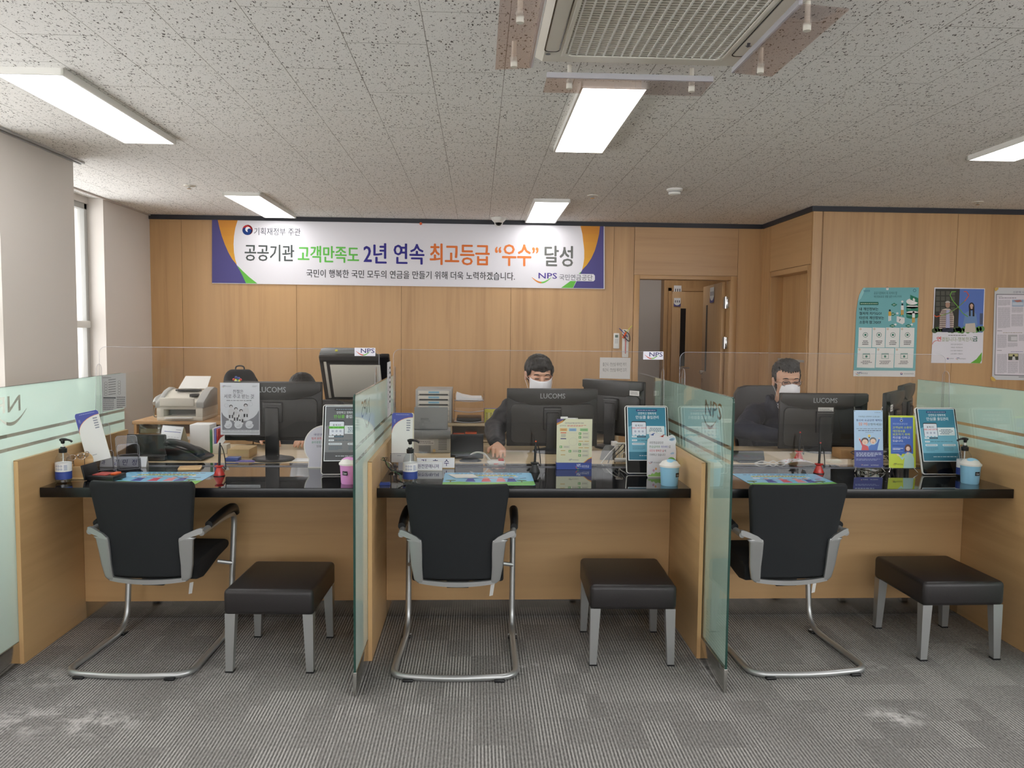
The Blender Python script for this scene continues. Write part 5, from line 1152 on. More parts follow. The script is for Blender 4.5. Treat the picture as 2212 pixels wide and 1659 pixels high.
# reflective black display, smoked card case, calendar, books, phone on the left desk
t=thing('desk_display','black electronic display leaning back on the left desk','display',(-1.80,4.36,DZ)); T_=Matrix.Rotation(R(-22),4,'X')
o=MB(); o.prism([(-.125,.02),(.095,.02),(.075,.145),(-.135,.145)],'Y',0,.018,'black_pl',T_,bev=.003); o.build('screen_housing',t); o=MB(); o.prism([(-.115,.03),(.085,.03),(.068,.137),(-.125,.137)],'Y',-.001,.0,'black_gl',T_); o.build('screen',t)
o=MB(); o.box(-.13,-.05,.001,.11,.06,.030,'dkgrey',.004)
for k in range(22): o.box(-.11+k*.009,-.051,.020,-.106+k*.009,-.0495,.024,'black_pl')
o.build('base',t)
t=thing('card_case','smoked transparent card case on top of the black display','card case',(-1.82,4.43,.868)); o=MB(); T_=Matrix.Rotation(R(-15),4,'X'); o.box(-.06,0,0,.06,.018,.055,'smoke2',.003,T=T_); o.build('case',t); o=MB(); o.box(-.052,.006,.006,.052,.010,.03,'khaki',T=T_); o.build('cards',t)
t=thing('desk_calendar','white desk calendar standing askew on the left desk','calendar',(-1.735,4.56,DZ+.001),R(-28)); o=MB(); o.prism([(-.05,0),(.05,0),(0,.16)],'X',-.085,.085,'khaki'); o.build('easel',t)
s=Sheet(f=lambda X,Y,l:(X,-.052+(Y/.16)*.050-.002-l*.0004,Y)); s.rect(-.083,.006,.083,.162,(226,228,232),0); s.rect(-.06,.128,.07,.131,(70,80,150),1); s.dashes(.03,.14,.07,.146,1,(130,130,140),1)
for k in range(5):
    for q in range(6): s.rect(-.07+q*.024,.02+k*.02,-.055+q*.024,.023+k*.02,(190,192,198),1)
s.build('page',t); o=MB()
for k in range(14): o.tube([(-.075+k*.0115,.006*math.cos(a_),.162+.006*math.sin(a_)) for a_ in [q*PI/4 for q in range(8)]],.0009,'black_pl',4,closed=True)
o.build('wire_binding',t)
bx0=-1.66
for (w_,h_,m_,lab) in ((.115,.165,'paper','white file folder standing on the left desk'),(.014,.135,'green','thin green book beside the white folder'),(.010,.145,'paper','thin white booklet between the green and violet books'),(.014,.142,'violet','violet book standing on the left desk'),(.008,.142,'red','thin red booklet at the right end of the standing books')):
    o=MB(); o.box(bx0,4.60,DZ+.0005,bx0+w_-.001,4.72,DZ+h_,m_,.002); tag(o.build('standing_book'),lab,'book'); bx0+=w_
t=thing('desk_phone','black desk telephone on the left desk','telephone',(-1.585,4.40,DZ),R(-6)); o=MB(); o.prism([(-.09,.004),(.10,.004),(.10,.012),(.02,.055),(-.09,.085),(-.105,.07)],'Y',-.08,.08,'black_pl',bev=.006); o.build('body',t)
o=MB(); o.tube(smooth_path([(-.10,-.06,.085),(-.095,-.05,.098),(-.02,-.05,.09),(.07,-.05,.05),(.085,-.055,.03)],5),[.017+.006*abs(1-k/10) for k in range(21)],'black_pl',10); o.build('handset',t)
t=thing('tissue_box','small pale tissue box with a tissue pulled up, behind the telephone','tissue box',(-1.485,4.60,DZ)); o=MB(); o.box(-.035,-.03,.0005,.045,.04,.055,'ivory',.004); o.build('box',t); o=MB(); o.prism([(-.02,.055),(.01,.055),(.03,.075),(.05,.105),(.03,.11),(.0,.09)],'Y',-.002,.003,'paper'); o.build('tissue',t)
t=thing('bamboo_tray','small square bamboo tray at the back of the left counter','tray',(-1.462,4.05,CT),R(14)); o=MB(); o.prism(rrect(-.055,-.05,.055,.05,.012),'Z',.0005,.010,'bamboo',bev=.003); o.prism(rrect(-.045,-.04,.045,.04,.01),'Z',.010,.0112,'bamboo'); o.build('plate',t)
for (x,y,w_,d_,z,m_,lab) in ((-1.33,4.33,.07,.06,.022,'blue','small blue box at the foot of the left monitor'),(-1.255,4.31,.10,.05,.006,'violet','thin violet notebook left of the monitor foot'),(-.93,4.36,.16,.10,.004,'paper','sheets of white paper right of the left monitor foot'),(-1.33,4.50,.12,.16,.05,'tan','tan paper box behind the left monitor')):
    o=MB(); o.box(x-w_/2,y-d_/2,DZ+.0005,x+w_/2,y+d_/2,DZ+z,m_,.002); tag(o.build({'blue':'small_box','violet':'notebook','paper':'paper_sheets','tan':'paper_box'}[m_]),lab,'stationery')
# speech-bubble sign (plain, its printed figure left out)
t=thing('bubble_sign','round white board sign leaning behind the grey tablet','sign',(-.80,4.085,CT+.0005),0,None,R(-2))
out=[(-.075,0),(.10,0),(.10,.06)]+[(.012+.108*math.cos(a_),.115+.108*math.sin(a_)) for a_ in [-.3+k*(PI+1.0)/22 for k in range(23)]]
o=MB(); o.prism(out,'Y',0,.004,'white_pl'); o.build('board',t)
s=Sheet(f=lambda X,Y,l:(X,-.0004-l*.0003,Y)); s.poly([(.012+(a_-.012)*.95,.112+(c_-.112)*.95) for a_,c_ in out],(206,206,216),0); s.text('국민연금공단은',-.045,.168,.07,.180,(60,50,110),1,.01); s.text('법과 원칙',-.055,.148,-.005,.160,(206,70,70),1,.01); s.text('을 준수하고',.0,.148,.06,.160,(60,60,70),1); s.text('윤리경영',-.055,.128,-.01,.140,(50,140,110),1,.01); s.text('을 실천하고',-.005,.128,.06,.140,(60,60,70),1); s.text('있습니다',-.03,.108,.02,.120,(60,60,70),1); s.build('print',t)
# ================================================================ MIDDLE COUNTER
t=thing('cord_holder','clear stand with tangled black and green cords at the left end of the middle counter','cord holder',(-.425,3.645,CT)); o=MB(); o.box(-.022,-.012,.006,.022,.012,.012,'blue'); o.box(-.024,-.014,.0005,.024,.014,.007,'blue'); o.build('foot',t); o=MB(); o.box(-.020,-.002,.012,.020,.002,.13,'acr2'); o.build('clear_plate',t)
t=thing('cord_bundle','tangle of thin black and green spectacle cords hanging on the clear stand','cords',(-.40,3.645,CT)); random.seed(3)
for m_ in ('black_pl','black_pl','green','black_pl','chrome'):
    pts=[(-.035+random.random()*.02,-.006,.13)]+[(-.03+.015*k+random.uniform(-.016,.016),random.uniform(-.02,.02),max(.006,.12-.022*k+random.uniform(-.012,.012))) for k in range(6)]; o=MB(); o.tube(smooth_path(pts,5),.0014,m_,5); o.build('cord',t)
t=thing('signature_display','small black display on a round foot, seen from behind, middle desk','display',(-.055,4.36,DZ)); T_=Matrix.Rotation(R(-14),4,'X'); o=MB(); o.box(-.092,0,.012,.092,.02,.150,'black_pl',.006,T=T_); o.build('screen_housing',t); o=MB(); o.lathe([(.06,0),(.062,.006),(.04,.016),(0,.018)],'black_pl',24,Matrix.Translation((.02,-.02,.0))@Matrix.Diagonal((1,.6,1,1))); o.build('foot',t)
t=thing('card_reader','small white and red card reader with loose white cables','card reader',(.105,4.255,DZ+.001),0); o=MB(); o.prism([(-.05,.014),(-.035,.0),(.035,.0),(.05,.014),(.035,.02),(-.035,.02)],'Y',-.03,.03,'white_pl',bev=.002); o.build('cradle',t); o=MB(); o.box(-.012,-.032,.001,.012,-.029,.008,'red'); o.box(.012,-.02,.018,.042,.02,.030,'red',.003); o.build('red_key',t); o=MB(); o.tube(smooth_path([(-.04,.01,.02),(-.06,.0,.05),(-.10,.0,.062),(-.14,0,.05),(-.11,.01,.064),(-.065,.01,.058),(-.03,.015,.02)],6),.0024,'cable_w',6); o.build('cable',t)
# flow-chart card in a blue stand
t=thing('flow_chart_card','cream flow-chart card in a blue stand on the middle counter','card stand',(.509,4.080,CT),0); o=MB(); o.box(-.093,-.02,.0005,.093,.022,.036,'blue',.002); o.build('stand',t)
s=Sheet(f=lambda X,Y,l:(-.091+.182*X/580,-.0215-l*.0002,.034-.034*Y/70)); s.rect(0,2,580,68,(40,72,160),0); s.nps(310,6,400,62,(220,226,240),L=1); s.text('국민연금',410,20,540,48,(220,226,240),1,.01); s.build('stand_print',t,'printg')
s=Sheet(f=lambda X,Y,l:(-.093+.186*X/580,-.014-l*.0003+.0*Y,.036+.230*(1-Y/770))); s.rect(0,0,580,770,(226,226,196),0)
s.poly([(0,0),(140,0),(60,60),(0,90)],(84,70,120),1); s.poly([(0,75),(60,45),(140,0),(150,0),(90,60),(0,110)],(222,160,80),2); s.poly([(120,0),(155,0),(95,45)],(110,170,90),2); s.poly([(580,690),(580,770),(460,770),(520,710)],(84,70,120),1); s.poly([(580,665),(580,690),(520,715),(460,770),(440,770),(520,700)],(222,160,80),2)
s.text('국민연금급여별 업무처리 절차',130,62,440,84,(70,56,110),2,.01); s.text('업무처리',48,104,150,134,(130,130,120),2); s.dashes(170,104,480,134,2,(206,110,100),2)
for x0,x1,cc in ((52,170,(226,178,110)),(200,320,(140,180,216)),(380,510,(150,200,140))): s.rect(x0,165,x1,215,cc,1,6); s.dashes(x0+20,184,x1-20,198,1,(110,110,90),2)
for (x,y) in ((360,235),(360,300),(360,425),(50,470),(200,545),(360,545),(360,620)): s.rect(x,y,x+42,y+44,(110,170,96),1); s.rect(x+12,y+8,x+24,y+36,(210,226,200),2); s.rect(x+60,y-8,x+170,y+50,(214,214,190),1); s.dashes(x+70,y+14,x+150,y+30,1,(130,130,120),2)
s.rect(64,235,156,252,(216,110,80),1); s.dashes(72,265,150,320,5,(150,150,140),1); s.rect(64,340,156,356,(60,60,110),1); s.ring(270,400,70,4,(206,206,186),1,24)
for x,y in ((360,385),(455,385),(360,500),(455,500),(70,550),(70,625)): s.rect(x,y,x+75,y+14,(206,176,110),1)
s.stroke([(156,245),(350,245)],2,(180,180,164),1); s.stroke([(430,660),(520,660),(520,560)],2,(180,180,164),1); s.nps(195,705,260,735,L=1); s.text('국민연금공단',262,712,370,730,(70,70,80),1); s.build('card',t,'printg')
o=MB(); o.box(.44,4.110,.9995,.478,4.113,1.013,'paper'); o.box(.455,4.106,.99,.52,4.109,1.006,'paper'); o.box(.43,4.104,CT+.001,.53,4.115,.995,'paper'); tag(o.build('paper_sheets'),'white sheets sticking out behind the flow-chart card','papers')
# cloud board
out=[(-.085,0),(.085,.0),(.088,.035),(.098,.055),(.094,.075),(.086,.085),(.088,.13),(.083,.165),(.088,.182),(.080,.205),(.060,.214),(.040,.208),(.036,.204),(.028,.2085),(.0,.216),(-.020,.222),(-.040,.226),(-.060,.232),(-.074,.226),(-.080,.212),(-.076,.200),(-.088,.190),(-.091,.17),(-.091,.01)]
t=thing('cloud_sign','white cloud-edged board sign with coloured writing, in front of a tablet','sign',(.920,3.838,CT+.0005),0,None,R(-3)); T2=.82
out=[(a_*T2,c_) for a_,c_ in out]; o=MB(); o.prism(out,'Y',0,.004,'white_pl',bev=.001); o.build('board',t)
s=Sheet(f=lambda X,Y,l:(X*T2,-.0004-l*.0003,Y)); s.poly([(a_/T2*.97,.115+(c_-.115)*.97) for a_,c_ in out],(226,226,232),0)
s.text('국민연금공단은',-.078,.168,.008,.180,(66,66,74),1,.008); s.text('연금급여와',-.078,.148,-.012,.160,(70,140,90),1,.008); s.text('복지서비스',-.006,.148,.040,.160,(80,90,180),1,.008); s.text('로',.042,.148,.052,.160,(66,66,74),1); s.text('국민의 행복한 삶',-.078,.128,.012,.140,(206,70,90),1,.008); s.text('에',.014,.128,.024,.140,(66,66,74),1); s.text('기여하고 있습니다',-.078,.108,.02,.120,(66,66,74),1,.004)
s.nps(-.080,.082,-.052,.070) if False else s.text('국민연금공단',-.052,.072,-.012,.078,(90,90,96),1)
s.stroke([(-.080,.077),(-.074,.070),(-.066,.071),(-.060,.078)],.0018,(206,80,60),1); s.text('NPS',-.070,.073,-.056,.080,(60,56,110),2,.02)
for cx,cz_,cc in ((-.06,.216,(70,100,170)),(.0,.208,(200,90,80))): s.poly([(cx-.016,cz_-.004),(cx+.018,cz_+.008),(cx+.004,cz_-.004)],cc,1); s.poly([(cx-.006,cz_-.006),(cx+.006,cz_+.006),(cx+.008,cz_-.006)],cc,1)
for cx,cz_,r in ((.06,.19,.014),(.068,.193,.012),(.052,.189,.009),(.066,.122,.009),(.058,.120,.007)): s.circ(cx,cz_,r,(170,204,232),1,r*.55,12)
s.circ(.035,.075,.026,(96,166,66),1,.016,16); s.circ(.058,.082,.026,(110,180,74),2,.020,16); s.circ(.018,.066,.016,(84,150,60),2,.011,14)
s.poly([(-.086,.006),(-.078,.016),(-.07,.012),(-.06,.022),(-.048,.018),(-.036,.028),(-.022,.024),(.0,.03),(.0,.006)],(150,200,110),1)
for cx,cz_,cc in ((-.050,.036,(190,120,180)),(-.036,.044,(226,140,80))): s.circ(cx,cz_,.006,cc,2,n=8); s.circ(cx,cz_,.0022,(250,230,160),3,n=6)
s.build('print',t,'printg')
# cable bundle, mouse-grey cover and white power strip right of the flow-chart card
t=thing('cable_bundle','bundle of black and white cables behind the turquoise tablet of the middle counter','cables',(.72,4.32,DZ)); random.seed(11)
for k in range(7):
    x0=.02+k*.028; o=MB(); o.tube(smooth_path([(x0+.06,.05,.004+.12*0),(x0+.055,.02,.09+.01*k),(x0+.01,-.01,.07),(x0-.03,-.03,.03+.004*k),(x0-.055+.01*k,-.05,.004)],6),.0028,'black_pl' if k%3 else 'cable_w',6); o.build('cable',t)
o=MB(); o.box(.12,-.04,.045,.18,-.01,.075,'blue',.004); o.build('blue_plug',t); o=MB(); o.box(.06,.01,.098,.10,.03,.108,'white_pl',.003); o.build('white_plug',t)
o=MB(); o.tube([(.76,4.27,.757),(.90,4.27,.757)],.012,'white_pl',12); tag(o.build('paper_roll'),'white paper roll lying behind the middle tablet','paper roll')
o=MB(); o.prism([(0,0),(.09,0),(.085,.07),(.06,.085),(.03,.082),(.01,.05)],'Y',0,.02,'midgrey',Matrix.Translation((.70,4.40,DZ+.0005)),bev=.004); tag(o.build('grey_cover'),'rounded grey plastic cover left of the cable bundle','cover')
# ================================================================ RIGHT COUNTER
def mini_banner(x,y,label,draw,rz,Hb=.300,Wb=.155):
    t=thing('mini_banner',label,'banner stand',(x,y,CT),rz,'small banner stands on the right counter',R(-6))
    f=lambda X,Y,l:(-Wb/2+Wb*X/280,-l*.0003,.026+Hb*(1-Y/590)); s=Sheet(f); draw(s); s.build('banner_sheet',t,'printg')
    for q in (-1,1):
        o=MB(); o.tube([(q*.035,.02,.16),(q*(Wb/2-.006),.003,.026+Hb+.004),(q*(Wb/2-.001),-.002,.026+Hb+.018)],.0018,'chrome',6); o.tube([(q*.035,.02,.16),(q*(Wb/2-.012),.003,.03),(q*(Wb/2+.004),-.012,.004)],.0022,'chrome',6); o.build('pole',t)
    o=MB(); o.box(-.04,.014,.145,.04,.024,.175,'black_pl',.003); o.tube([(0,.02,.15),(0,.10,.015)],.0022,'chrome',6); o.build('hub',t)
def dA(s):
    s.rect(0,0,280,412,(176,206,234),0); s.rect(0,412,280,590,(56,66,140),0); s.text('보건복지부',200,18,256,28,(90,100,130),1)
    s.text('기초연금 신청하러 오셨나요?',42,58,250,74,(50,50,66),1); s.text('통신비 요금감면 혜택도',22,92,275,114,(50,56,140),1,.02); s.text('함께',42,126,128,158,(226,130,80),1,.01); s.text('신청하세요!',132,132,272,158,(50,50,66),1)
    s.dashes(22,186,280-10,196,1,(110,120,150),1); s.dashes(40,204,262,216,1,(60,70,110),1); s.dashes(110,224,190,232,1,(110,120,150),1)
    s.circ(146,264,13,(240,206,90),1,n=14); s.rect(140,276,152,288,(70,60,60),1)
    s.circ(104,318,36,(84,66,66),1,n=20); s.circ(104,328,28,(240,206,186),2,n=18); s.circ(182,312,34,(120,120,122),1,n=20); s.circ(182,322,27,(240,206,186),2,n=18)
    s.poly([(68,412),(76,372),(60,330),(46,300),(56,294),(82,350),(104,358),(134,372),(142,412)],(214,84,90),1); s.poly([(138,412),(140,372),(164,356),(196,356),(220,336),(236,296),(248,300),(236,344),(222,412)],(76,120,196),1)
    for x in (96,112,174,190): s.circ(x,328,2.6,(60,50,50),3,n=6)
    s.circ(104,338,5,(206,70,70),3,3,8); s.circ(182,334,5,(206,70,70),3,4,8); s.circ(50,290,7,(240,206,186),2,n=8); s.circ(242,290,7,(240,206,186),2,n=8)
    s.dashes(18,434,266,478,3,(196,204,230),1); s.dashes(18,498,250,520,2,(140,150,196),1); s.taeguk(74,566,8,1); s.text('보건복지부',86,560,136,572,(220,226,240),1); s.text('NPS 국민연금공단',160,560,236,572,(220,226,240),1)
    for a_,b_ in ((8,8),(272,8),(8,582),(272,582)): s.circ(a_,b_,5,(120,120,126),1,n=8)
def dB(s):
    s.rect(0,0,280,590,(204,220,60),0); s.rect(22,22,254,430,(44,92,186),1); s.poly([(100,430),(140,430),(130,452)],(44,92,186),1)
    s.ring(134,56,15,4,(210,222,240),2,14); s.circ(134,58,9,(30,36,60),3,n=12); s.ring(134,34,10,3,(210,222,240),2,10,PI,2*PI)
    s.text('국민연금공단은',42,84,200,104,(170,196,236),2); s.text('고객님의 소중한',42,122,240,148,(206,222,60),2,.02); s.text('개인정보를',42,162,172,190,(206,222,60),2,.02); s.text('보호하기 위해',42,198,220,226,(206,222,60),2,.02); s.text('최선을 다하고',42,234,222,262,(226,232,240),2,.01); s.text('있습니다.',42,272,152,298,(226,232,240),2,.01)
    s.rect(42,318,170,321,(140,170,220),2); s.dashes(42,332,120,345,1,(24,50,120),2); s.dashes(42,362,150,390,2,(226,232,240),2); s.dashes(42,402,150,408,1,(150,180,220),2)
    s.circ(200,364,34,(92,48,44),3,42,20); s.circ(200,372,21,(238,200,180),4,26,16); s.rect(166,370,178,410,(92,48,44),3); s.rect(222,370,236,412,(92,48,44),3)
    s.poly([(150,590),(164,470),(140,500),(96,448),(104,440),(146,470),(176,424),(196,412),(210,412),(244,430),(262,480),(262,590)],(176,210,204),3); s.poly([(188,412),(206,412),(196,450)],(238,200,180),4); s.poly([(76,432),(104,436),(110,450),(94,454)],(238,200,180),4)
    s.nps(40,536,84,560,(30,30,60),L=4); s.text('국민연금',86,540,146,556,(30,30,40),4)
    for a_,b_ in ((8,8),(272,8),(8,582),(272,582)): s.circ(a_,b_,5,(230,230,230),1,n=8)
mini_banner(2.055,4.0,'light blue and navy mini banner with a waving old couple',dA,0); mini_banner(2.226,3.985,'yellow-green and blue mini banner with a woman in a pale suit',dB,R(-2),Hb=.275,Wb=.142)
t=thing('desk_display','low black display lying on the right desk, left of the magazines','display',(1.54,4.34,DZ)); o=MB(); o.box(-.09,0,.012,.09,.02,.07,'black_pl',.006,T=Matrix.Rotation(R(-25),4,'X')); o.build('screen_housing',t); o=MB(); o.box(-.07,-.03,.0005,.07,.05,.014,'black_pl',.004); o.build('foot',t)
o=MB(); o.tube(smooth_path([(-.08,0,.004),(-.04,0,.016),(0,0,.006),(.03,0,.0),(.06,0,.014),(.09,0,.006),(.06,.01,.0),(.03,.01,.016),(0,.01,.006),(-.04,.01,.0),(-.08,0,.004)],5),.003,'cable_w',6); o=o.build('loose_cable'); o.location=(1.62,4.262,DZ+.004); tag(o,'white cable looped on the desk in front of the low black display','cable')
s=Sheet(f=lambda X,Y,l:(X,Y,.002+.016*max(0,1-(X/.09)**2)+l*.0003)); 
for k in range(8): s.poly([(-.09+.0225*k,-.05),(-.0675+.0225*k,-.05),(-.0675+.0225*k,.05),(-.09+.0225*k,.05)],(226,226,230),0)
random.seed(5)
for k in range(16): s.circ(random.uniform(-.07,.07),random.uniform(-.04,.04),.006,random.choice([(60,160,90),(200,70,80),(70,60,120),(120,120,130)]),1,n=7)
o=s.build('magazine'); o.location=(1.80,4.31,DZ+.001); tag(o,'open curved leaflet with small coloured prints in front of the right monitor','leaflet')
o=MB(); o.box(2.12,4.46,DZ+.0005,2.24,4.58,.79,'beechH',.003); tag(o.build('wooden_box'),'small plain wooden box on the right desk between monitor and mini banner','box')
o=MB(); o.box(1.99,4.32,DZ+.0005,2.06,4.37,.75,'cream',.001); tag(o.build('memo_pad'),'small memo pad in front of the right monitor','memo pad')
t=thing('cable_bundle','tangle of black and white cables behind the yellow-green mini banner','cables',(2.25,4.33,DZ)); random.seed(12)
for k in range(6):
    o=MB(); o.tube(smooth_path([(random.uniform(-.12,.12),random.uniform(-.02,.06),random.uniform(.004,.12)) for q in range(5)]+[(random.uniform(-.1,.1),0,.004)],5),.0026,'black_pl' if k%2 else 'cable_w',6); o.build('cable',t)
t=thing('binder_clip','tiny black binder clip lying by the pen on the right counter','clip',(1.70,3.985,CT)); o=MB(); o.prism([(-.012,.0005),(.012,.0005),(.004,.014),(-.004,.014)],'Y',-.008,.008,'black_pl'); o.tube([(-.006,-.006,.012),(-.012,-.012,.022),(-.008,.0,.023)],.001,'chrome',5); o.build('clip_body',t)
# ================================================================ OFFICE CHAIRS AND PEOPLE
def office_chair(x,y,zt,label,rz,first=[None]):
    if first[0] is not None: o=dup(first[0],(x,y,0),rz,label); o.scale=(1,1,zt/1.08); return o
    t=thing('office_chair',label,'chair',(x,y,0),rz,'black office chairs of the staff')
    o=MB(); rows=[(.56,-.17,.17),(.60,-.20,.20),(.75,-.225,.225),(.92,-.23,.23),(1.02,-.215,.215),(1.065,-.18,.18),(1.08,-.12,.12)]
    o.slab(rows,lambda x,z:.17+.12*(z-.5)-.5*x*x,.05,'leather',12,.015); o.build('backrest',t)
    o=MB(); o.box(-.24,-.28,.38,.24,.18,.455,'leather',.03,3); o.build('seat',t)
    o=MB(); o.tube([(0,.14,.40),(0,.22,.46),(0,.235,.70)],.022,'black_pl'); o.cyl((0,-.03,.10),(0,-.03,.39),.028,'black_pl'); o.build('column',t)
    for k in range(5):
        a=k*2*PI/5+.3; c,s_=math.cos(a),math.sin(a); o=MB(); o.tube([(0,-.03,.11),(c*.29,-.03+s_*.29,.075)],[.025,.015],'black_pl'); o.cyl((c*.29-.02,-.03+s_*.29,.03),(c*.29+.02,-.03+s_*.29,.03),.029,'black_pl'); o.build('foot_spoke',t)
    for q in (-1,1): o=MB(); o.tube(fillet([(q*.25,.05,.45),(q*.29,.05,.47),(q*.29,.02,.64),(q*.29,-.16,.65)],.04),.016,'black_pl'); o.build('armrest',t)
    first[0]=t; return t
office_chair(2.11,5.47,1.08,'black office chair behind the man with glasses',R(4)); office_chair(.44,5.40,.94,'black office chair behind the man with the black fringe',R(-3)); office_chair(-1.15,5.50,.95,'black office chair of the left desk, mostly hidden by the monitor',0)
def skinmat(name,c):
    m,N,L,P=newmat(name); P.inputs['Base Color'].default_value=c; P.inputs['Roughness'].default_value=.5; P.inputs['Subsurface Weight'].default_value=.08; P.inputs['Subsurface Radius'].default_value=(.01,.004,.002); return m
M['skin']=skinmat('skin_warm',C(204,160,134)); M['skin2']=skinmat('skin_fair',C(214,168,142))
M['hair']=mat('black_hair',C(20,18,18),.5,bump=.6,bscale=160); M['eye']=mat('dark_eye',C(34,26,24),.25); M['mask']=mat('white_mask',C(232,232,236),.85)
M['jk1']=mat('black_padded_jacket',C(26,28,34),.6,bump=.35,bscale=40); M['jk2']=mat('navy_jacket',C(22,28,48),.7,bump=.35,bscale=45); M['jk3']=mat('charcoal_jacket',C(44,46,52),.7,bump=.3,bscale=45); M['trs']=mat('dark_trousers',C(36,38,46),.85)
m,N,L,P=newmat('checked_shirt'); tc=N.new('ShaderNodeTexCoord'); ck=N.new('ShaderNodeTexChecker'); ck.inputs['Scale'].default_value=110; ck.inputs[1].default_value=C(50,58,86); ck.inputs[2].default_value=C(206,208,216); L.new(tc.outputs['Object'],ck.inputs[0]); L.new(ck.outputs[0],P.inputs['Base Color']); P.inputs['Roughness'].default_value=.9; M['shirt']=m
def capsule(o,a,b,ra,rb,m):
    o.cyl(a,b,ra,m,rb,14); o.ell(a,ra,m,14); o.ell(b,rb,m,14)
def blob(mb,name,parent,voxel,smooth=4,disp=None):
    me=bpy.data.meshes.new('t'); mb.bm.to_mesh(me); mb.bm.free()
    for m in mb.mats: me.materials.append(m)
    o=bpy.data.objects.new('t',me); COL.objects.link(o)
    md=o.modifiers.new('r','REMESH'); md.mode='VOXEL'; md.voxel_size=voxel; md.use_smooth_shade=True
    sm=o.modifiers.new('s','SMOOTH'); sm.factor=.5; sm.iterations=smooth
    r=bpy.data.meshes.new_from_object(o.evaluated_get(bpy.context.evaluated_depsgraph_get())); r.name=name
    bpy.data.objects.remove(o); bpy.data.meshes.remove(me)
    if disp:
        n=[v.normal.copy() for v in r.vertices]
        for v,nn in zip(r.vertices,n): v.co+=nn*disp(v.co)
    r.materials.clear(); r.materials.append(mb.mats[0])
    for p in r.polygons: p.use_smooth=True; p.material_index=0
    return link(bpy.data.objects.new(name,r),parent)
def person(label,hx,hy,hz,skin,jk,hairkind,pitch,yaw,elb,wri,hnd,S=1.1,roll=0,glasses=False):
    """elb, wri, hnd: for each arm (his right = -x side first) world positions of elbow, wrist, finger tips"""
    T_=Matrix.Translation((hx,hy,hz))@Matrix.Rotation(yaw,4,'Z')@Matrix.Rotation(roll,4,'Y')@Matrix.Rotation(pitch,4,'X')@Matrix.Diagonal((S,S,S,1))
    b=MB()
    def E(c,r,m=skin,mb=b,seg=22): mb.ell(c,r,m,seg,T_)
    E((0,.015,.03),(.073,.090,.080)); E((0,-.022,-.022),(.061,.064,.080)); E((0,-.032,-.072),(.044,.046,.036)); E((0,-.072,.030),(.046,.016,.014))
    for q in (-1,1): E((q*.032,-.062,-.022),(.026,.024,.022)); E((q*.029,-.079,.006),(.0165,.009,.008)); E((q*.074,.012,-.008),(.009,.017,.028)); E((q*.078,.018,.006),(.006,.013,.014)); E((q*.010,-.096,-.030),(.008,.010,.007))
    tb=MB(); b.cyl(tuple(T_@Vector((0,-.080,.010))),tuple(T_@Vector((0,-.105,-.026))),.0085*S,skin,.0115*S,12); b.ell(tuple(T_@Vector((0,-.103,-.028))),.0115*S,skin,12)
    E((0,-.082,-.052),(.021,.010,.0075)); E((0,-.081,-.062),(.018,.010,.007))
    nk0=T_@Vector((0,.025,-.06)); nk1=Vector((hx,hy+.07,hz-.21)); capsule(b,tuple(nk0),tuple(nk1),.054,.062,skin)
    X_,Y_,Z_=hx,hy+.08,hz
    sh=[Vector((X_+q*.175,Y_,Z_-.235)) for q in (-1,1)]
    capsule(b,tuple(sh[0]),tuple(sh[1]),.055,.055,skin); b.ell((X_,Y_,Z_-.40),(.155,.095,.17),skin); b.ell((X_,Y_+.01,Z_-.60),(.145,.10,.14),skin)
    hipz=.54; 
    for q in (-1,1):
        capsule(b,(X_+q*.085,Y_+.03,hipz),(X_+q*.10,Y_-.40,.50),.078,.055,skin); capsule(b,(X_+q*.10,Y_-.40,.49),(X_+q*.10,Y_-.34,.10),.052,.036,skin); capsule(b,(X_+q*.10,Y_-.33,.06),(X_+q*.11,Y_-.46,.045),.034,.028,skin)
    def arm(mb,i,r0,r1,r2,m,hand=True,cut=0):
        e,w_=Vector(elb[i]),Vector(wri[i]); capsule(mb,tuple(sh[i]),tuple(e),r0,r1,m); w2=e+(w_-e)*(1-cut); capsule(mb,tuple(e),tuple(w2),r1,r2,m)
    for i in (0,1):
        arm(b,i,.046,.038,.026,skin); w_=Vector(wri[i]); h=Vector(hnd[i]); d=(h-w_).normalized(); side=d.cross(Vector((0,0,1))).normalized(); up=side.cross(d)
        L_=(h-w_).length; pc=w_+d*L_*.34
        for k in range(4):  # palm as four side-by-side metacarpals
            off=side*(-.027+.018*k); capsule(b,tuple(w_+d*.012+off*.45),tuple(w_+d*L_*.50+off+up*.006),.0155,.0125,skin)
        for k,(ln,) in enumerate(((.80,),(.97,),(1.0,),(.88,))):
            off=side*(-.029+.0195*k)*(1 if i==1 else -1); spread=1.25
            p0=w_+d*L_*.50+off+up*.006; p1=p0+d*L_*.24*ln+off*.12+up*.006; p2=p1+d*L_*.17*ln-up*.014; p3=p2+d*L_*.09*ln-up*.016
            capsule(b,tuple(p0),tuple(p1),.0098,.0092,skin); capsule(b,tuple(p1),tuple(p2),.0090,.0082,skin); capsule(b,tuple(p2),tuple(p3),.0080,.0072,skin)
        th=side*(-.030)*(1 if i==1 else -1)*(-1 if False else 1); q0=w_+d*.02+th*.6; q1=w_+d*L_*.34+th*1.75-up*.006; q2=q1+d*L_*.20+th*.15-up*.008
        capsule(b,tuple(q0),tuple(q1),.0125,.0108,skin); capsule(b,tuple(q1),tuple(q2),.0100,.0085,skin)
    body=blob(b,'person',None,.0042,3); tag(body,label,'person')
    for i in (0,1): pass
    # hair with brows
    h=MB()
    def Hh(c,r): h.ell(c,r,'hair',22,T_)
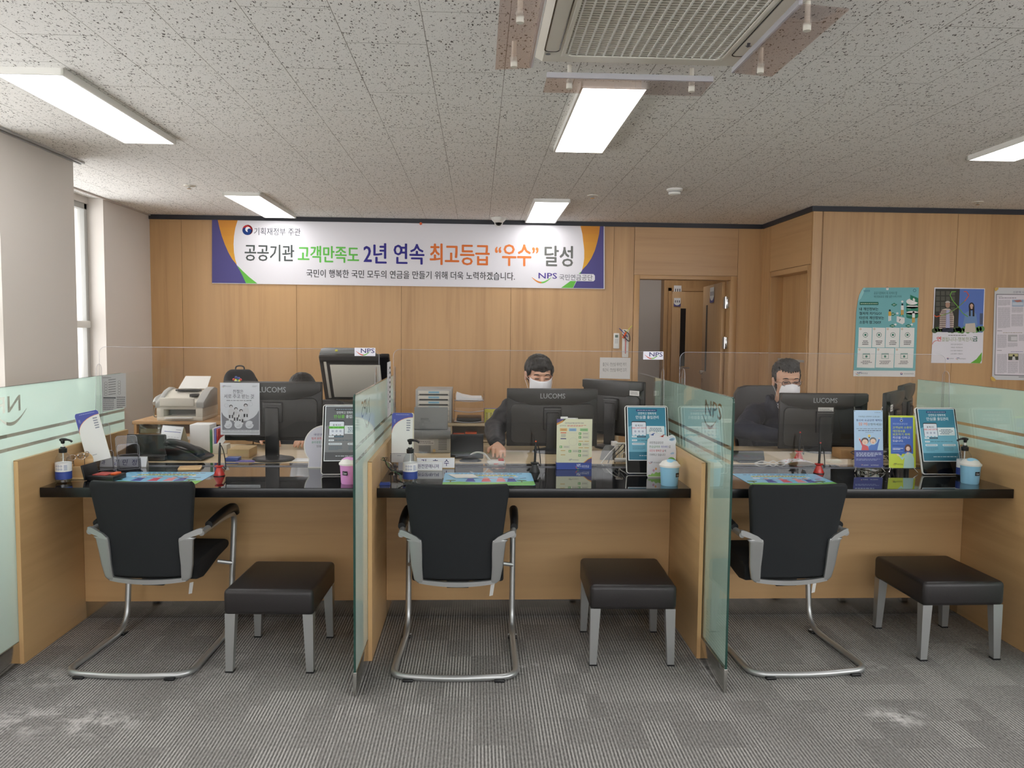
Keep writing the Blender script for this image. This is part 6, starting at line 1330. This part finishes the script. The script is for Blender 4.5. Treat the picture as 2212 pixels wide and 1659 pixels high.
    if hairkind=='fringe':
        Hh((0,.028,.040),(.081,.094,.076)); Hh((0,-.030,.074),(.062,.056,.036)); Hh((-.036,-.056,.062),(.030,.028,.022)); Hh((.030,-.058,.064),(.034,.026,.018)); Hh((.0,-.060,.060),(.024,.026,.018))
        for q in (-1,1): Hh((q*.066,-.018,.036),(.014,.030,.030)); Hh((q*.069,.034,.034),(.013,.038,.028)); Hh((q*.058,.062,-.010),(.016,.026,.035)); h.tube([tuple(T_@Vector((q*.069,-.030,.03))),tuple(T_@Vector((q*.0705,-.024,.0)))],[.010,.005],'hair',8)
        random.seed(8)
        for k in range(26):
            x_=-.052+.104*k/25; zz=.040+.010*abs(x_)/.05+random.uniform(-.006,.008)
            h.tube([tuple(T_@Vector((x_*.75,-.050,.088))),tuple(T_@Vector((x_*.95,-.078+abs(x_)*.3,.066))),tuple(T_@Vector((x_,-.0845+abs(x_)*.42,zz)))],[.007,.0065,.003],'hair',6)
        Hh((0,.062,-.03),(.056,.042,.06))
        dp=lambda p: .0030*noise.noise(Vector(((p.x)*150,(p.y)*60,(p.z)*22)))+.0015*noise.noise(p*60)
    else:
        Hh((0,.035,.052),(.081,.088,.076)); Hh((0,.0,.096),(.066,.066,.038)); Hh((0,-.034,.090),(.052,.034,.026)); Hh((0,.062,-.02),(.056,.042,.06))
        for q in (-1,1): Hh((q*.066,.022,.028),(.014,.040,.045))
        for k in range(15):
            x_=-.050+.1*k/14; h.tube([tuple(T_@Vector((x_*.8,-.040,.112))),tuple(T_@Vector((x_,-.068+abs(x_)*.4,.092))),tuple(T_@Vector((x_*1.04,-.0775+abs(x_)*.5,.066-.010*(k%2)+abs(x_)*.1)))],[.008,.008,.004],'hair',6)
        random.seed(4)
        for k in range(130):
            a_=random.uniform(0,2*PI); rr=random.uniform(0,.058); p0=Vector((rr*math.cos(a_),-.002+rr*1.1*math.sin(a_),.114-rr*.45)); p1=p0+Vector((rr*.25*math.cos(a_)+random.uniform(-.006,.006),random.uniform(-.012,.006),random.uniform(.012,.026)))
            h.cyl(tuple(T_@p0),tuple(T_@p1),.0075*S,'hair',.0030*S,6)
        dp=lambda p: .0042*noise.noise(p*70)+.002*noise.noise(p*150)
    ho=blob(h,'hair',body,.0038,2,dp)
    e=MB()
    for q in (-1,1):
        e.tube([tuple(T_@Vector((q*a_,-.0865+abs(a_-.03)*.25+ (.004 if a_>.04 else 0),c_))) for a_,c_ in ((.014,.0235),(.024,.0275),(.036,.0275),(.047,.0225))],[.0022*S,.003*S,.0028*S,.0016*S],'hair',6)
    e.build('eyebrows',body)
    for q in (-1,1):
        e=MB(); e.ell((q*.0295,-.0868,.0035),(.0125,.0028,.0024),'eye',16,T_); e.ell((q*.0295,-.0875,.0058),(.0150,.0030,.0012),'hair',16,T_); e.build('eye',body)
    # face mask
    tb=bmesh.new(); nu,nv=18,10; G_=[]
    for j in range(nv+1):
        t=j/nv; z=-.006-.088*t if hairkind=='fringe' else -.016-.086*t; row=[]
        for i in range(nu+1):
            u=-1+2*i/nu; th=u*(1.20 if hairkind=='fringe' else 1.10-.35*abs(t-.5)**1.3*1.6)
            if hairkind=='fringe': ry=.094+.014*math.sin(PI*t)**.8; zz=z+.006*abs(u)**2*(1 if t<.5 else -.2)
            else: ry=.094+.030*math.sin(PI*min(1,t*1.05))**1.1*(1-.5*abs(u)); zz=z+.016*(1-abs(u))*(1-t)-.0*u
            row.append(tb.verts.new(T_@Vector((.0655*math.sin(th),-.014-ry*math.cos(th)*1.0,zz+ (.0016*math.sin(t*PI*6) if hairkind=='fringe' else 0)))))
        G_.append(row)
    for j in range(nv):
        for i in range(nu): tb.faces.new((G_[j][i],G_[j][i+1],G_[j+1][i+1],G_[j+1][i]))
    mk=MB(); mk._add(tb,'mask'); mo=mk.build('face_mask',body,80); md=mo.modifiers.new('thick','SOLIDIFY'); md.thickness=.0022
    e=MB()
    for q in (-1,1):
        for z0 in (-.014,-.084): e.tube([T_@Vector((q*.0635,-.045,z0)),T_@Vector((q*.075,-.015,(z0-.0)/2)),T_@Vector((q*.080,.022,.010 if z0>-.05 else -.025)),T_@Vector((q*.074,.032,-.005))],.0012,'mask',5)
    e.build('ear_loops',mo)
    if glasses:
        g=MB()
        for q in (-1,1):
            g.tube([T_@Vector((q*.031+.0235*math.cos(a_)*(1 if abs(math.cos(a_))<.9 else .98),-.100+.0055*abs(q*.031+.0235*math.cos(a_))/.05,.000+.0155*math.sin(a_))) for a_ in [k*2*PI/20 for k in range(20)]],.0017*S,'dkgrey',5,closed=True)
            g.tube([T_@Vector((q*.0545,-.094,.003)),T_@Vector((q*.074,-.05,.003)),T_@Vector((q*.081,.01,.000))],.0012,'dkgrey',5)
        g.tube([T_@Vector((-.008,-.102,.004)),T_@Vector((0,-.104,.007)),T_@Vector((.008,-.102,.004))],.0011,'chrome',5); go=g.build('glasses',body)
        g=MB()
        for q in (-1,1): g.ell((q*.031,-.0975,0),(.0228,.0006,.015),'lens',18,T_)
        g.build('lenses',go)
    # clothes
    j=MB()
    capsule(j,tuple(sh[0]),tuple(sh[1]),.078,.078,jk); j.ell((X_,Y_,Z_-.38),(.195,.130,.19),jk); j.ell((X_,Y_+.01,Z_-.56),(.185,.135,.16),jk); j.ell((X_,Y_+.02,.56),(.18,.14,.09),jk)
    for i in (0,1): arm(j,i,.080,.066,.046,jk,cut=.06)
    for k in range(14):
        a_=k*2*PI/14
        if glasses and math.cos(a_)<-.95: continue
        cx,cy=X_+.082*math.sin(a_)*1.0,Y_-.012+.078*math.cos(a_); capsule(j,(cx,cy,Z_-.23),(cx+.010*math.sin(a_)*(2 if glasses else .3),cy+.004*math.cos(a_),Z_-.112-(.022 if math.cos(a_)<-.3 else 0)),.022,.014,jk)
    q_=(lambda p: .0045*math.sin(p.z*95)+.003*noise.noise(p*22)) if jk=='jk1' else (lambda p: .005*noise.noise(p*18)+.002*noise.noise(p*45))
    blob(j,'jacket',body,.0085,3,q_)
    if glasses:
        s_=MB(); 
        for q in (-1,1): s_.prism([(X_+q*.004,Z_-.26),(X_+q*.062,Z_-.175),(X_+q*.066,Z_-.145),(X_+q*.045,Z_-.15),(X_+q*.005,Z_-.22)],'Y',Y_-.098,Y_-.080,'shirt',bev=.003)
        s_.ell((X_,Y_-.03,Z_-.27),(.075,.075,.075),'shirt'); s_.build('shirt',body)
    else:
        s_=MB(); s_.lathe([(.066,-.03),(.072,0),(.068,.02),(.062,.02)],'trs' if jk=='jk3' else 'black_pl',24,Matrix.Translation((X_,Y_-.02,Z_-.21))); s_.build('inner_collar',body)
    tr=MB()
    for q in (-1,1): capsule(tr,(X_+q*.085,Y_+.03,.545),(X_+q*.10,Y_-.40,.515),.098,.072,'trs'); capsule(tr,(X_+q*.10,Y_-.40,.50),(X_+q*.10,Y_-.34,.12),.070,.055,'trs')
    blob(tr,'trousers',body,.012,3)
    for q in (-1,1): s_=MB(); s_.ell((X_+q*.105,Y_-.41,.045),(.05,.13,.044),'black_pl'); s_.build('shoe',body)
    return body
person('masked man with black fringe behind the middle monitor, hand on the card reader',.400,5.08,1.178,'skin2','jk1','fringe',R(14),R(7),((.11,5.00,.84),(.64,5.05,.84)),((.118,4.53,.800),(.54,4.90,.800)),((.125,4.375,.772),(.45,4.84,.772)),1.13)
person('masked man with glasses, spiky hair and navy jacket at the right desk',2.050,5.12,1.150,'skin','jk2','spiky',R(6),R(-6),((1.715,4.98,.84),(2.36,4.98,.83)),((1.90,4.84,.815),(2.22,4.90,.800)),((2.01,4.83,.775),(2.13,4.86,.772)),1.12,0,True)
person('person with bowed dark head at the left desk, only the crown showing',-1.150,5.20,1.035,'skin2','jk3','fringe',R(30),0,((-1.45,5.0,.82),(-.84,5.0,.82)),((-1.28,4.82,.800),(-1.0,4.82,.800)),((-1.20,4.72,.772),(-1.08,4.72,.772)),1.1)
